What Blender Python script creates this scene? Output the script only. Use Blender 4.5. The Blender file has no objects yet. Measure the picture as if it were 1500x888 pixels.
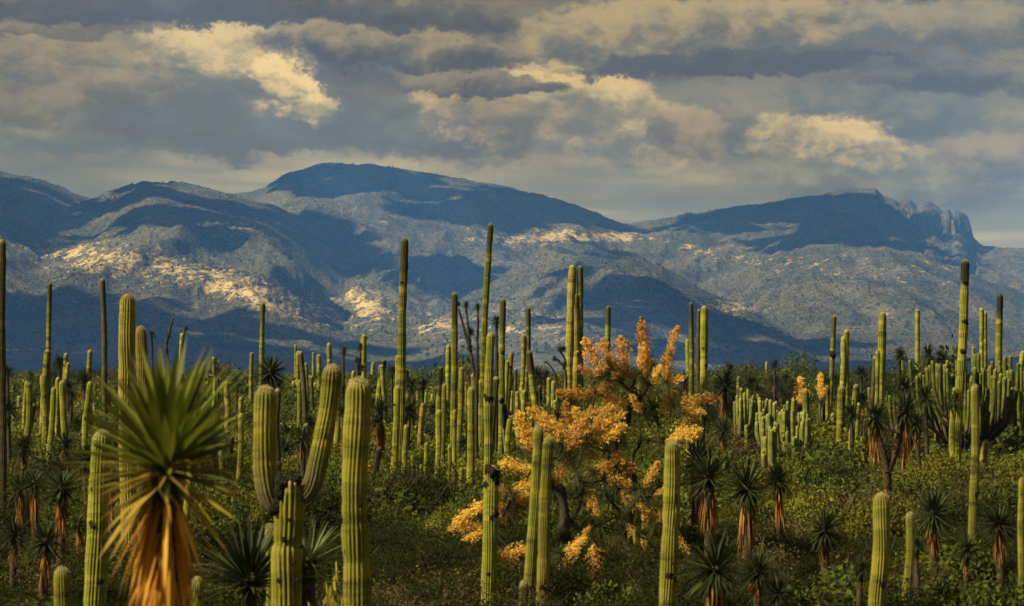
import bpy, math, random
import numpy as np
from mathutils import Vector, Matrix

scn = bpy.context.scene
COL = scn.collection
R = math.radians

# ------------------------------------------------------------------ camera
F, CX, CY, HC, YH = 3600.0, 750.0, 444.0, 4.5, 548.0      # photograph: focal length in px, centre, eye height, horizon row
PITCH = math.atan((YH - CY) / F)
cam = bpy.data.cameras.new('camera')
camo = bpy.data.objects.new('camera', cam); COL.objects.link(camo)
camo.location = (0, 0, HC); camo.rotation_euler = (math.pi / 2 + PITCH, 0, 0)
cam.sensor_width = 36; cam.lens = 36 * F / 1500
cam.clip_start = 0.5; cam.clip_end = 60000
cam.dof.use_dof = True; cam.dof.focus_distance = 140; cam.dof.aperture_fstop = 2.8
scn.camera = camo

# ------------------------------------------------------------------ light
SUN_AZ, SUN_EL = R(242), R(40)            # azimuth clockwise from +Y: left and a little behind the camera
SUN = Vector((math.sin(SUN_AZ) * math.cos(SUN_EL), math.cos(SUN_AZ) * math.cos(SUN_EL), math.sin(SUN_EL)))
sl = bpy.data.lights.new('sun', 'SUN'); sl.energy = 5.0; sl.angle = R(0.53); sl.color = (1.0, 0.90, 0.74)
so = bpy.data.objects.new('sun', sl); COL.objects.link(so)
so.rotation_euler = SUN.to_track_quat('Z', 'Y').to_euler()

vs = scn.view_settings
vs.view_transform = 'Standard'; vs.look = 'None'; vs.exposure = 0.55; vs.gamma = 1.0; vs.use_curve_mapping = False
scn.cycles.use_denoising = True
scn.cycles.max_bounces = 5; scn.cycles.diffuse_bounces = 2; scn.cycles.glossy_bounces = 1
scn.cycles.transmission_bounces = 2; scn.cycles.volume_bounces = 0; scn.cycles.transparent_max_bounces = 4
scn.cycles.caustics_reflective = False; scn.cycles.caustics_refractive = False


# ------------------------------------------------------------------ node helper
class Nodes:
    def __init__(self, tree):
        self.t = tree; tree.nodes.clear()

    def n(self, kind, **kw):
        nd = self.t.nodes.new(kind)
        for k, v in kw.items():
            setattr(nd, k, v)
        return nd

    def put(self, sock, v):
        if isinstance(v, bpy.types.NodeSocket):
            self.t.links.new(v, sock)
        elif v is not None:
            sock.default_value = v

    def m(self, op, a, b=None, c=None, clamp=False):
        nd = self.n('ShaderNodeMath', operation=op); nd.use_clamp = clamp
        for i, v in enumerate((a, b, c)):
            self.put(nd.inputs[i], v)
        return nd.outputs[0]

    def v(self, op, a, b=None, scale=None):
        nd = self.n('ShaderNodeVectorMath', operation=op)
        self.put(nd.inputs[0], a)
        if b is not None: self.put(nd.inputs[1], b)
        if scale is not None: self.put(nd.inputs['Scale'], scale)
        return nd.outputs[0]

    def rng(self, val, a, b, lo=0.0, hi=1.0, smooth=True):
        nd = self.n('ShaderNodeMapRange'); nd.interpolation_type = 'SMOOTHSTEP' if smooth else 'LINEAR'
        for i, x in enumerate((val, a, b, lo, hi)):
            self.put(nd.inputs[i], x)
        return nd.outputs[0]

    def mix(self, fac, a, b, blend='MIX'):
        nd = self.n('ShaderNodeMix', data_type='RGBA', blend_type=blend)
        self.put(nd.inputs[0], fac)
        self.put(nd.inputs[6], c4(a)); self.put(nd.inputs[7], c4(b))
        return nd.outputs[2]

    def noise(self, vec, scale, detail=4, rough=0.55, dist=0.0, col=False):
        nd = self.n('ShaderNodeTexNoise')
        self.put(nd.inputs['Vector'], vec)
        nd.inputs['Scale'].default_value = scale; nd.inputs['Detail'].default_value = detail
        nd.inputs['Roughness'].default_value = rough; nd.inputs['Distortion'].default_value = dist
        return nd.outputs[1 if col else 0]

    def ramp(self, fac, stops):
        nd = self.n('ShaderNodeValToRGB'); cr = nd.color_ramp
        while len(cr.elements) < len(stops): cr.elements.new(0.5)
        for e, (p, c) in zip(cr.elements, stops):
            e.position = p; e.color = c4(c)
        self.put(nd.inputs[0], fac)
        return nd.outputs[0]

    def attr(self, name, out='Fac'):
        return self.n('ShaderNodeAttribute', attribute_name=name).outputs[out]

    def sep(self, vec):
        nd = self.n('ShaderNodeSeparateXYZ'); self.put(nd.inputs[0], vec); return nd.outputs

    def comb(self, x, y, z):
        nd = self.n('ShaderNodeCombineXYZ')
        for i, q in enumerate((x, y, z)): self.put(nd.inputs[i], q)
        return nd.outputs[0]


def c4(c):
    return (c[0], c[1], c[2], 1.0) if isinstance(c, (tuple, list)) and len(c) == 3 else c


# ------------------------------------------------------------------ world: broken stratocumulus over a thin blue
world = bpy.data.worlds.new('World'); scn.world = world; world.use_nodes = True
W = Nodes(world.node_tree)
D = W.n('ShaderNodeTexCoord').outputs['Generated']
D = W.v('NORMALIZE', D)
dx, dy, dz = W.sep(D)
az = W.m('ARCTAN2', dx, dy); el = W.m('ARCSINE', dz)
sky = W.n('ShaderNodeTexSky', sky_type='NISHITA'); sky.sun_disc = False
sky.sun_elevation = SUN_EL; sky.sun_rotation = SUN_AZ
warp1 = W.v('SUBTRACT', W.noise(W.v('MULTIPLY', D, (1, 1, 1.6)), 16, 6, 0.62, col=True), (0.5, 0.5, 0.5))
warp2 = W.v('SUBTRACT', W.noise(W.v('MULTIPLY', D, (1, 1, 1.5)), 60, 5, 0.62, col=True), (0.5, 0.5, 0.5))
w1x, w1y, _ = W.sep(warp1); w2x, w2y, _ = W.sep(warp2)
warp3 = W.v('SUBTRACT', W.noise(W.v('MULTIPLY', D, (1, 1, 1.3)), 190, 6, 0.66, col=True), (0.5, 0.5, 0.5))
w3x, w3y, _ = W.sep(warp3)
qx = W.m('ADD', W.m('MULTIPLY_ADD', w3x, 0.012, az), W.m('ADD', W.m('MULTIPLY', w1x, 0.060), W.m('MULTIPLY', w2x, 0.028)))
qy = W.m('ADD', W.m('MULTIPLY_ADD', w3y, 0.009, el), W.m('ADD', W.m('MULTIPLY', w1y, 0.026), W.m('MULTIPLY', w2y, 0.018)))
flat = W.v('MULTIPLY', W.v('ADD', D, W.v('MULTIPLY', warp1, (0.03, 0.03, 0.012))), (1, 1, 4.2))
nb = W.noise(flat, 7.5, 8, 0.55, 0.25)
nf = W.noise(W.v('ADD', W.v('MULTIPLY', D, (1, 1, 1.9)), W.v('SCALE', warp2, scale=0.02)), 42, 9, 0.64, 0.2)
base = W.m('ADD', W.m('MULTIPLY', nb, 0.66), W.m('MULTIPLY', nf, 0.34))
GREY, MID, WARM, LIT = (0.105, 0.110, 0.120), (0.185, 0.178, 0.160), (0.30, 0.262, 0.185), (0.50, 0.43, 0.29)
cloud = W.ramp(base, [(0.34, (0.112, 0.102, 0.090)), (0.46, (0.172, 0.158, 0.135)), (0.56, (0.235, 0.215, 0.170)), (0.70, (0.36, 0.31, 0.21))])
# low sky near the skyline: paler, bluer bands
lowm = W.rng(el, 0.125, 0.055, 0.0, 0.9)
band = W.noise(W.v('MULTIPLY', D, (1, 1, 9)), 6, 5, 0.5, 0.2)
lowc = W.ramp(band, [(0.35, (0.160, 0.165, 0.165)), (0.5, (0.25, 0.25, 0.225)), (0.64, (0.44, 0.40, 0.30))])
cloud = W.mix(lowm, cloud, lowc)


def puff(col_in, px, py, rx, ry, dark, top, tilt=0.0, edge=0.45, amt=1.0, lit=0.5):
    """one cloud of the deck: centre and radii as directions (1/3600 rad), dark base, lit top."""
    cx, cy = (px - 750) / 3600, (548 - py) / 3600
    ax = W.m('MULTIPLY', W.m('SUBTRACT', qx, cx), 3600 / rx)
    ay = W.m('MULTIPLY', W.m('SUBTRACT', qy, W.m('MULTIPLY_ADD', W.m('SUBTRACT', qx, cx), tilt, cy)), 3600 / ry)
    d2 = W.m('ADD', W.m('MULTIPLY', ax, ax), W.m('MULTIPLY', ay, ay))
    mask = W.rng(W.m('SQRT', d2), 1.0, 1.0 - edge * 0.72, 0.0, amt)
    t = W.m('ADD', W.m('MULTIPLY', ay, 0.55), W.m('MULTIPLY_ADD', nf, 2.1, -1.05 + lit))
    t = W.m('SUBTRACT', t, W.m('MULTIPLY', ax, 0.12))
    c = W.mix(W.rng(t, 0.05, 0.95), dark, top)
    return W.mix(mask, col_in, c)


DK, DB, DW = (0.116, 0.104, 0.088), (0.150, 0.140, 0.125), (0.165, 0.145, 0.115)
PUFFS = [
    (1300, 275, 260, 45, DB, (0.27, 0.27, 0.24), 0, .6, .8, .45),
    (150, 205, 330, 34, (0.15, 0.16, 0.17), (0.25, 0.24, 0.21), 0, .6, .8, .45),
    (430, 190, 400, 46, DB, (0.17, 0.18, 0.19), 0, .5, .95, .3),
    (620, 185, 130, 55, DB, (0.21, 0.22, 0.21), 0, .6, .9, .4),
    (1220, 160, 330, 70, (0.14, 0.148, 0.152), (0.24, 0.23, 0.20), 0, .6, .9, .45),
    (700, 185, 120, 62, DB, LIT, -0.25, .5, .9, .42),
    (905, 185, 190, 78, (0.18, 0.18, 0.165), LIT, -0.2, .5, .95, .58),
    (840, 130, 150, 60, (0.20, 0.195, 0.17), LIT, -0.1, .5, .95, .6),
    (1010, 200, 90, 50, DB, WARM, -0.3, .5, .9, .5),
    (1240, 218, 150, 52, (0.17, 0.175, 0.175), LIT, -0.1, .55, .95, .55),
    (1450, 240, 110, 60, DB, WARM, 0, .55, .9, .5),
    (120, 110, 260, 66, (0.15, 0.15, 0.142), WARM, 0, .5, .95, .5),
    (330, 95, 150, 62, (0.17, 0.168, 0.15), LIT, -0.15, .45, .97, .62),
    (420, 135, 90, 36, (0.20, 0.195, 0.165), (0.56, 0.48, 0.33), -0.3, .45, .97, .66),
    (95, 45, 210, 32, DW, (0.28, 0.25, 0.18), 0, .5, .9, .5),
    (250, 22, 420, 34, DK, (0.155, 0.15, 0.14), 0, .5, .95, .25),
    (560, 72, 260, 40, DK, (0.30, 0.27, 0.20), 0, .45, .95, .42),
    (700, 122, 150, 26, DK, (0.26, 0.235, 0.175), 0, .4, .95, .4),
    (560, 22, 250, 30, DK, (0.16, 0.158, 0.15), 0, .5, .9, .3),
    (960, 45, 250, 50, (0.15, 0.148, 0.135), (0.37, 0.32, 0.215), 0, .5, .95, .56),
    (1180, 35, 190, 48, (0.15, 0.148, 0.135), (0.36, 0.31, 0.21), 0, .5, .95, .52),
    (1090, 92, 340, 19, DK, (0.135, 0.135, 0.135), 0, .5, .95, .25),
    (1380, 115, 200, 36, DK, (0.20, 0.19, 0.165), 0, .5, .9, .38),
    (1400, 40, 170, 44, (0.145, 0.142, 0.132), (0.30, 0.27, 0.19), 0, .5, .9, .5),
]
PUFFS[7:7] = [(760, 150, 170, 60, (0.17, 0.16, 0.145), WARM, -.1, .5, .9, .5), (1120, 190, 120, 60, (0.15, 0.15, 0.14), (0.26, 0.24, 0.2), -.2, .6, .9, .45)]
PUFFS[14:14] = [(230, 150, 170, 40, (0.15, 0.145, 0.13), (0.30, 0.265, 0.19), 0, .6, .85, .45), (60, 160, 150, 36, DB, (0.25, 0.23, 0.18), 0, .6, .85, .45)]
for p_ in PUFFS:
    cloud = puff(cloud, *p_)
thin = W.v('MULTIPLY', sky.outputs[0], (0.055, 0.055, 0.055))
gap = W.m('MULTIPLY', W.rng(base, 0.40, 0.30), 0.12)
full = W.mix(gap, cloud, thin)
bg = W.n('ShaderNodeBackground'); gm = W.n('ShaderNodeGamma'); W.put(gm.inputs[0], full); gm.inputs[1].default_value = 1.5
W.put(bg.inputs[0], W.v('MULTIPLY', gm.outputs[0], (14.6, 13.8, 9.6))); bg.inputs[1].default_value = 0.1
wo = W.n('ShaderNodeOutputWorld'); W.t.links.new(bg.outputs[0], wo.inputs[0])
world.cycles.sampling_method = 'MANUAL'; world.cycles.sample_map_resolution = 512

rnd = random.Random(11)
nrs = np.random.RandomState(5)


# ------------------------------------------------------------------ projection helpers (photo pixel + distance -> place)
def slope_of(py):
    y = (CY - py) / F
    return (y * math.cos(PITCH) + math.sin(PITCH)) / (math.cos(PITCH) - y * math.sin(PITCH))


def P(px, py, d):
    y = (CY - py) / F
    fy = math.cos(PITCH) - y * math.sin(PITCH)
    return Vector(((px - CX) / F / fy * d, d, HC + slope_of(py) * d))


def depth_at(py, h=0.8):
    return (HC - h) / max(1e-4, -slope_of(py))


# ------------------------------------------------------------------ mesh helpers
def make_mesh(name, verts, quads=None, tris=None, attrs=None, smooth=True, mats=()):
    me = bpy.data.meshes.new(name)
    verts = np.asarray(verts, dtype=np.float32).reshape(-1, 3)
    q = np.zeros((0, 4), np.int32) if quads is None or len(quads) == 0 else np.asarray(quads, np.int32)
    t = np.zeros((0, 3), np.int32) if tris is None or len(tris) == 0 else np.asarray(tris, np.int32)
    me.vertices.add(len(verts)); me.vertices.foreach_set('co', verts.ravel())
    nl = q.size + t.size
    me.loops.add(nl); me.polygons.add(len(q) + len(t))
    me.loops.foreach_set('vertex_index', np.concatenate([q.ravel(), t.ravel()]).astype(np.int32))
    starts = np.concatenate([np.arange(len(q)) * 4, q.size + np.arange(len(t)) * 3]).astype(np.int32)
    me.polygons.foreach_set('loop_start', starts)
    me.polygons.foreach_set('use_smooth', np.full(len(q) + len(t), smooth, dtype=bool))
    for m_ in mats: me.materials.append(m_)
    if attrs:
        for k, a in attrs.items():
            at = me.attributes.new(k, 'FLOAT', 'POINT'); at.data.foreach_set('value', np.asarray(a, np.float32))
    me.update(calc_edges=True); me.validate()
    return me


class Geo:
    """collects pieces into one mesh"""
    def __init__(self):
        self.v, self.q, self.t, self.a, self.n = [], [], [], {}, 0

    def add(self, v, q=None, t=None, **attrs):
        v = np.asarray(v, float).reshape(-1, 3)
        if q is not None and len(q): self.q.append(np.asarray(q) + self.n)
        if t is not None and len(t): self.t.append(np.asarray(t) + self.n)
        for k, a in attrs.items():
            self.a.setdefault(k, []).append(np.asarray(a, float))
        self.v.append(v); self.n += len(v)
        return self

    def mesh(self, name, *mats, smooth=True):
        return make_mesh(name, np.concatenate(self.v), np.concatenate(self.q) if self.q else None,
                         np.concatenate(self.t) if self.t else None,
                         {k: np.concatenate(a) for k, a in self.a.items()}, smooth, mats)


def obj(name, data, parent=None, loc=None, kind=None):
    o = bpy.data.objects.new(name, data); COL.objects.link(o)
    if parent is not None: o.parent = parent
    if loc is not None: o.location = loc
    if kind: o['kind'] = kind
    return o


def thing(name, loc, label, cat, group=None, rz=0.0):
    o = bpy.data.objects.new(name, None); COL.objects.link(o)
    o.empty_display_size = 0.2
    o.location = loc; o.rotation_euler = (0, 0, rz)
    o['label'] = label; o['category'] = cat
    if group: o['group'] = group
    return o


def frames(path):
    path = np.asarray(path, float)
    t = np.gradient(path, axis=0); t /= np.linalg.norm(t, axis=1)[:, None] + 1e-9
    a = np.array([1.0, 0, 0]) if abs(t[0][0]) < 0.8 else np.array([0, 1.0, 0])
    u = np.cross(t[0], np.cross(a, t[0])); u /= np.linalg.norm(u)
    us, vs_ = [], []
    for k in range(len(path)):
        u = u - t[k] * np.dot(u, t[k]); u /= np.linalg.norm(u) + 1e-9
        us.append(u.copy()); vs_.append(np.cross(t[k], u))
    return t, np.array(us), np.array(vs_)


def tube(path, rad, seg=8, prof=None, cap=True, twist=None):
    """loft along a path; prof multiplies the radius around the ring (ribs)"""
    path = np.asarray(path, float); n = len(path)
    rad = np.broadcast_to(np.asarray(rad, float), (n,))
    t, u, w = frames(path)
    th = np.arange(seg) * 2 * math.pi / seg
    pr = np.ones((n, seg)) if prof is None else prof
    tt = th[None, :] + (np.zeros(n) if twist is None else twist)[:, None]
    v = path[:, None] + (u[:, None] * np.cos(tt)[:, :, None] + w[:, None] * np.sin(tt)[:, :, None]) * (rad[:, None] * pr)[:, :, None]
    i = np.arange(n - 1)[:, None] * seg; j = np.arange(seg)[None]; j2 = (j + 1) % seg
    q = np.stack([i + j, i + j2, i + seg + j2, i + seg + j], -1).reshape(-1, 4)
    v = v.reshape(-1, 3); tr = None
    if cap:
        v = np.vstack([v, path[-1] + t[-1] * rad[-1] * 0.3])
        b = (n - 1) * seg
        tr = np.array([(b + k, b + (k + 1) % seg, n * seg) for k in range(seg)])
    return v, q, tr


def smooth_path(pts, n):
    """Catmull-Rom through control points"""
    p = np.asarray(pts, float)
    if len(p) == 2: return p[0] + (p[1] - p[0]) * np.linspace(0, 1, n)[:, None]
    p = np.vstack([2 * p[0] - p[1], p, 2 * p[-1] - p[-2]])
    m = len(p) - 3; out = []
    for s in np.linspace(0, m - 1e-6, n):
        k = int(s); t = s - k
        a, b, c, d = p[k:k + 4]
        out.append(0.5 * (2 * b + (c - a) * t + (2 * a - 5 * b + 4 * c - d) * t * t + (3 * b - a - 3 * c + d) * t ** 3))
    return np.array(out)


def value_noise(x, y, seed=0):
    xi, yi = np.floor(x).astype(np.int64), np.floor(y).astype(np.int64)
    fx, fy = x - xi, y - yi
    fx, fy = fx * fx * fx * (fx * (fx * 6 - 15) + 10), fy * fy * fy * (fy * (fy * 6 - 15) + 10)

    def h(a, b):
        n = (a * 374761393 + b * 668265263 + seed * 2147483647) & 0xffffffff
        n = ((n ^ (n >> 13)) * 1274126177) & 0xffffffff
        n = ((n ^ (n >> 16)) * 2246822519) & 0xffffffff
        return ((n ^ (n >> 15)) & 0xffffff) / float(0xffffff)
    return (h(xi, yi) * (1 - fx) + h(xi + 1, yi) * fx) * (1 - fy) + (h(xi, yi + 1) * (1 - fx) + h(xi + 1, yi + 1) * fx) * fy


def fbm(x, y, octv=5, seed=0, gain=0.5, ridged=False):
    s, a, tot = 0, 1.0, 0
    for k in range(octv):
        n = value_noise(x * 2 ** k + 17.3 * k, y * 2 ** k - 9.1 * k, seed + k)
        if ridged: n = 1 - abs(2 * n - 1)
        s = s + a * n; tot += a; a *= gain
    return s / tot


# ------------------------------------------------------------------ materials
def material(name, build):
    m_ = bpy.data.materials.new(name); m_.use_nodes = True
    N = Nodes(m_.node_tree)
    out = N.n('ShaderNodeOutputMaterial')
    N.t.links.new(build(N), out.inputs[0])
    return m_


def bsdf(N, col, rough=0.7, bump=None, spec=0.25):
    b = N.n('ShaderNodeBsdfPrincipled')
    N.put(b.inputs['Base Color'], c4(col)); N.put(b.inputs['Roughness'], rough)
    b.inputs['Specular IOR Level'].default_value = spec
    if bump is not None: N.t.links.new(bump, b.inputs['Normal'])
    return b.outputs[0]


def bumpn(N, h, strength=0.3, dist=0.02):
    b = N.n('ShaderNodeBump'); b.inputs['Strength'].default_value = strength; b.inputs['Distance'].default_value = dist
    N.put(b.inputs['Height'], h); return b.outputs[0]


def mat_cactus(name, green, groove, crest, scar, dark_from=None, pale_tip=0.75, dark_col=(0.035, 0.03, 0.014)):
    def build(N):
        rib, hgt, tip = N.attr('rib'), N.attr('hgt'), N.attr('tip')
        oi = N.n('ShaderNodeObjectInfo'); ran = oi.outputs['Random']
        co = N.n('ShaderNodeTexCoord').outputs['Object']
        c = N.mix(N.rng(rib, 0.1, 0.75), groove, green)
        pat = N.noise(co, 3.2, 4, 0.6)
        c = N.mix(N.rng(pat, 0.42, 0.68, 0, 0.55), c, (green[0] * 1.35, green[1] * 1.15, green[2] * 0.9))
        # growth bands, one noise along the height and warped round the stem
        hb = N.m('MULTIPLY_ADD', pat, 0.25, N.m('MULTIPLY_ADD', ran, 31.0, hgt))
        bands = N.noise(N.comb(0.3, 0.7, hb), 5.0, 3, 0.6)
        c = N.mix(N.rng(bands, 0.51, 0.60, 0, 0.8), c, scar)
        c = N.mix(N.rng(bands, 0.45, 0.34, 0, 0.85), c, (0.050, 0.050, 0.012))
        # areoles: felted pale spots along the crest of each rib
        ar = N.m('SINE', N.m('MULTIPLY', hgt, 6.28318 / 0.045))
        cm = N.m('MULTIPLY', N.rng(rib, 0.86, 1.0), N.rng(ar, -0.6, 0.7, 0.25, 0.8))
        c = N.mix(cm, c, crest)
        # corky brown stains
        st = N.noise(co, 9.0, 5, 0.7)
        c = N.mix(N.rng(st, 0.64, 0.74, 0, 0.8), c, (0.045, 0.036, 0.018))
        c = N.mix(N.m('MULTIPLY', N.rng(N.m('MULTIPLY_ADD', pat, 1.1, hgt), 1.5, 0.7), 0.8), c, (0.13, 0.105, 0.055))
        if dark_from is not None:
            c = N.mix(N.rng(N.m('MULTIPLY_ADD', bands, 1.2, tip), dark_from + 0.95, dark_from + 0.35), c, dark_col)
        c = N.mix(N.rng(tip, 0.16, 0.02, 0, pale_tip if dark_from is None else 0.25), c, (0.36, 0.32, 0.12))
        hsv = N.n('ShaderNodeHueSaturation'); N.put(hsv.inputs['Color'], c)
        N.put(hsv.inputs['Value'], N.rng(ran, 0, 1, 0.82, 1.18, False)); N.put(hsv.inputs['Hue'], N.rng(ran, 0, 1, 0.488, 0.508, False))
        fine = N.noise(co, 60, 3, 0.6)
        return bsdf(N, hsv.outputs[0], 0.62, bumpn(N, fine, 0.35, 0.01), 0.08)
    return material(name, build)


GREEN = (0.190, 0.200, 0.017)
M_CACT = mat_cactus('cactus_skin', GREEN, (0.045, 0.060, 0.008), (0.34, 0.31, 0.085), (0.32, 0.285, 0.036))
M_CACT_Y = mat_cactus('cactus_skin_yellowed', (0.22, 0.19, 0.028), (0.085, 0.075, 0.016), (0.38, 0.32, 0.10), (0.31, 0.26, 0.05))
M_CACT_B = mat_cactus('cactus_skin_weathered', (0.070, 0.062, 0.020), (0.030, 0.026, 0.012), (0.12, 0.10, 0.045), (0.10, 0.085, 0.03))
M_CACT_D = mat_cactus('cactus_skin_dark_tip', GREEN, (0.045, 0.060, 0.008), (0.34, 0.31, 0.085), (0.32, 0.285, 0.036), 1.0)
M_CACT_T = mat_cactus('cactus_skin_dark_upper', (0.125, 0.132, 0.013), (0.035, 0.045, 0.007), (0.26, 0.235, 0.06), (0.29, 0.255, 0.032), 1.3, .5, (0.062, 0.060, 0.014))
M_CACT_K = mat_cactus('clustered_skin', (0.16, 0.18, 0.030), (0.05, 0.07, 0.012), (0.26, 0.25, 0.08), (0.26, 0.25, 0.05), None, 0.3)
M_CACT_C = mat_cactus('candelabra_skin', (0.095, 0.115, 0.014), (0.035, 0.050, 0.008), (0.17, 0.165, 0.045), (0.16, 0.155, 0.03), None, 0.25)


def mat_leaf(name, c1, c2, trans=0.25, rough=0.55, spec=0.3, tipc=None, hue=0.02):
    def build(N):
        r_ = N.attr('rnd'); ran = N.n('ShaderNodeObjectInfo').outputs['Random']
        c = N.mix(r_, c1, c2)
        if tipc is not None:
            c = N.mix(N.rng(N.attr('along'), 0.75, 1.0), c, tipc)
        hsv = N.n('ShaderNodeHueSaturation'); N.put(hsv.inputs['Color'], c)
        N.put(hsv.inputs['Value'], N.rng(ran, 0, 1, 0.75, 1.25, False))
        N.put(hsv.inputs['Hue'], N.rng(ran, 0, 1, 0.5 - hue, 0.5 + hue * 0.6, False))
        c = hsv.outputs[0]
        b = bsdf(N, c, min(.9, rough + .15), None, spec * .4)
        if trans <= 0: return b
        tr = N.n('ShaderNodeBsdfTranslucent'); N.put(tr.inputs[0], c)
        mx = N.n('ShaderNodeMixShader'); mx.inputs[0].default_value = trans
        N.t.links.new(b, mx.inputs[1]); N.t.links.new(tr.outputs[0], mx.inputs[2])
        return mx.outputs[0]
    return material(name, build)


def mat_plain(name, c1, c2, scale=6.0, rough=0.85, bump=0.4):
    def build(N):
        co = N.n('ShaderNodeTexCoord').outputs['Object']
        n_ = N.noise(co, scale, 5, 0.65)
        return bsdf(N, N.mix(N.rng(n_, 0.35, 0.65), c1, c2), rough, bumpn(N, n_, bump, 0.03), 0.15)
    return material(name, build)


M_WOOL = mat_plain('cactus_wool', (0.36, 0.31, 0.12), (0.50, 0.43, 0.21), 20)
M_WOOL_R = mat_plain('cactus_wool_reddish', (0.30, 0.16, 0.06), (0.42, 0.27, 0.12), 20)
M_WOOL_D = mat_plain('cactus_wool_dark', (0.05, 0.04, 0.02), (0.16, 0.12, 0.05), 20)
M_SPINE = mat_plain('cactus_spines', (0.26, 0.23, 0.08), (0.13, 0.10, 0.035), 20)
M_CORK = mat_plain('cork_scar', (0.006, 0.005, 0.003), (0.030, 0.022, 0.012), 24, .95, .9)
M_BARK = mat_plain('bark', (0.022, 0.018, 0.011), (0.062, 0.048, 0.028), 10)
M_YTRUNK = mat_plain('yucca_trunk_bark', (0.026, 0.018, 0.010), (0.11, 0.072, 0.034), 22, .9, .9)
M_TWIG = mat_plain('twig_bark', (0.05, 0.035, 0.02), (0.12, 0.085, 0.045), 10)
M_YLEAF = mat_leaf('yucca_leaf', (0.018, 0.028, 0.008), (0.055, 0.066, 0.014), 0.10, 0.42, 0.45, None, 0.015)
M_YLEAF_N = mat_leaf('yucca_leaf_broad', (0.090, 0.125, 0.014), (0.26, 0.28, 0.030), 0.20, 0.42, 0.4, (0.16, 0.12, 0.03), 0.012)
M_YPALE = mat_leaf('yucca_leaf_fresh', (0.115, 0.150, 0.045), (0.20, 0.22, 0.075), 0.2, 0.42, 0.4, None, 0.012)
M_YLEAF_L = mat_leaf('yucca_leaf_old', (0.40, 0.26, 0.03), (0.27, 0.22, 0.028), 0.2, 0.5, 0.3, (0.20, 0.12, 0.03), 0.012)
M_DEAD = mat_leaf('yucca_dead_leaf', (0.90, 0.50, 0.060), (0.36, 0.150, 0.020), 0.2, 0.7, 0.15, (0.12, 0.065, 0.02), 0.012)
M_DEAD_F = mat_leaf('yucca_dead_leaf_dull', (0.52, 0.25, 0.045), (0.13, 0.065, 0.018), 0.15, 0.75, 0.12, (0.10, 0.07, 0.035), 0.015)
M_SOTOL = mat_leaf('pony_leaf', (0.035, 0.048, 0.012), (0.105, 0.110, 0.026), 0.25, 0.5, 0.3)
M_PLUME = mat_leaf('flower_plume', (0.60, 0.32, 0.030), (0.95, 0.68, 0.16), 0.3, 0.7, 0.1, None, 0.015)
M_PLUME_P = mat_leaf('flower_plume_peach', (0.55, 0.26, 0.040), (0.93, 0.58, 0.17), 0.3, 0.7, 0.1, None, 0.012)
M_BUSH_Y = mat_leaf('bush_leaf_yellow_green', (0.085, 0.098, 0.008), (0.22, 0.215, 0.022), 0.3, 0.55, 0.25)
M_BUSH_G = mat_leaf('bush_leaf_green', (0.030, 0.046, 0.005), (0.105, 0.122, 0.014), 0.3, 0.5, 0.3)
M_BUSH_D = mat_leaf('bush_leaf_dark', (0.011, 0.016, 0.002), (0.046, 0.050, 0.006), 0.3, 0.55, 0.25)
M_BUSH_B = mat_leaf('bush_leaf_dry', (0.085, 0.058, 0.020), (0.135, 0.120, 0.030), 0.25, 0.7, 0.15)
M_GRASS = mat_leaf('grass_blade', (0.024, 0.024, 0.004), (0.075, 0.064, 0.010), 0.3, 0.65, 0.15)


# ------------------------------------------------------------------ ground
def ground_build(N):
    co = N.n('ShaderNodeTexCoord').outputs['Object']
    a = N.noise(co, 0.09, 6, 0.6); b = N.noise(co, 2.5, 5, 0.65)
    c = N.mix(N.rng(a, 0.4, 0.62), (0.055, 0.050, 0.018), (0.105, 0.082, 0.036))
    c = N.mix(N.rng(b, 0.42, 0.66), c, (0.040, 0.036, 0.014))
    return bsdf(N, c, 0.9, bumpn(N, b, 0.6, 0.08), 0.1)


M_GROUND = material('dry_ground', ground_build)
gx = np.concatenate([np.linspace(-9000, -260, 12), np.linspace(-200, 200, 90), np.linspace(260, 9000, 12)])
gy = np.concatenate([np.linspace(-2500, -60, 8), np.linspace(-20, 260, 90), np.linspace(320, 13500, 30)])
GX, GY = np.meshgrid(gx, gy)


def ground_z(x, y):
    return (fbm(np.asarray(x) / 22.0, np.asarray(y) / 22.0, 3, 3) - 0.5) * 0.34


GZ = ground_z(GX, GY)
nx_, ny_ = len(gx), len(gy)
ii = (np.arange(ny_ - 1)[:, None] * nx_ + np.arange(nx_ - 1)[None]).ravel()
gme = make_mesh('ground', np.stack([GX, GY, GZ], -1), np.stack([ii, ii + 1, ii + nx_ + 1, ii + nx_], -1), mats=(M_GROUND,))
obj('ground', gme, kind='structure')


# ------------------------------------------------------------------ mountains
def prof(pts, u):
    px = u * F + CX
    p = np.asarray(pts, float)
    y = np.interp(px, p[:, 0], p[:, 1])
    return y


def smooth_prof(pts, px):
    """monotone-ish smooth interpolation of a skyline"""
    p = np.asarray(pts, float)
    acc = 0
    wide = np.where(px > 1270, 0.12, 1.0)
    for o_ in (-9, -4.5, 0, 4.5, 9):
        acc = acc + np.interp(px + o_ * wide, p[:, 0], p[:, 1])
    return acc / 5


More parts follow.
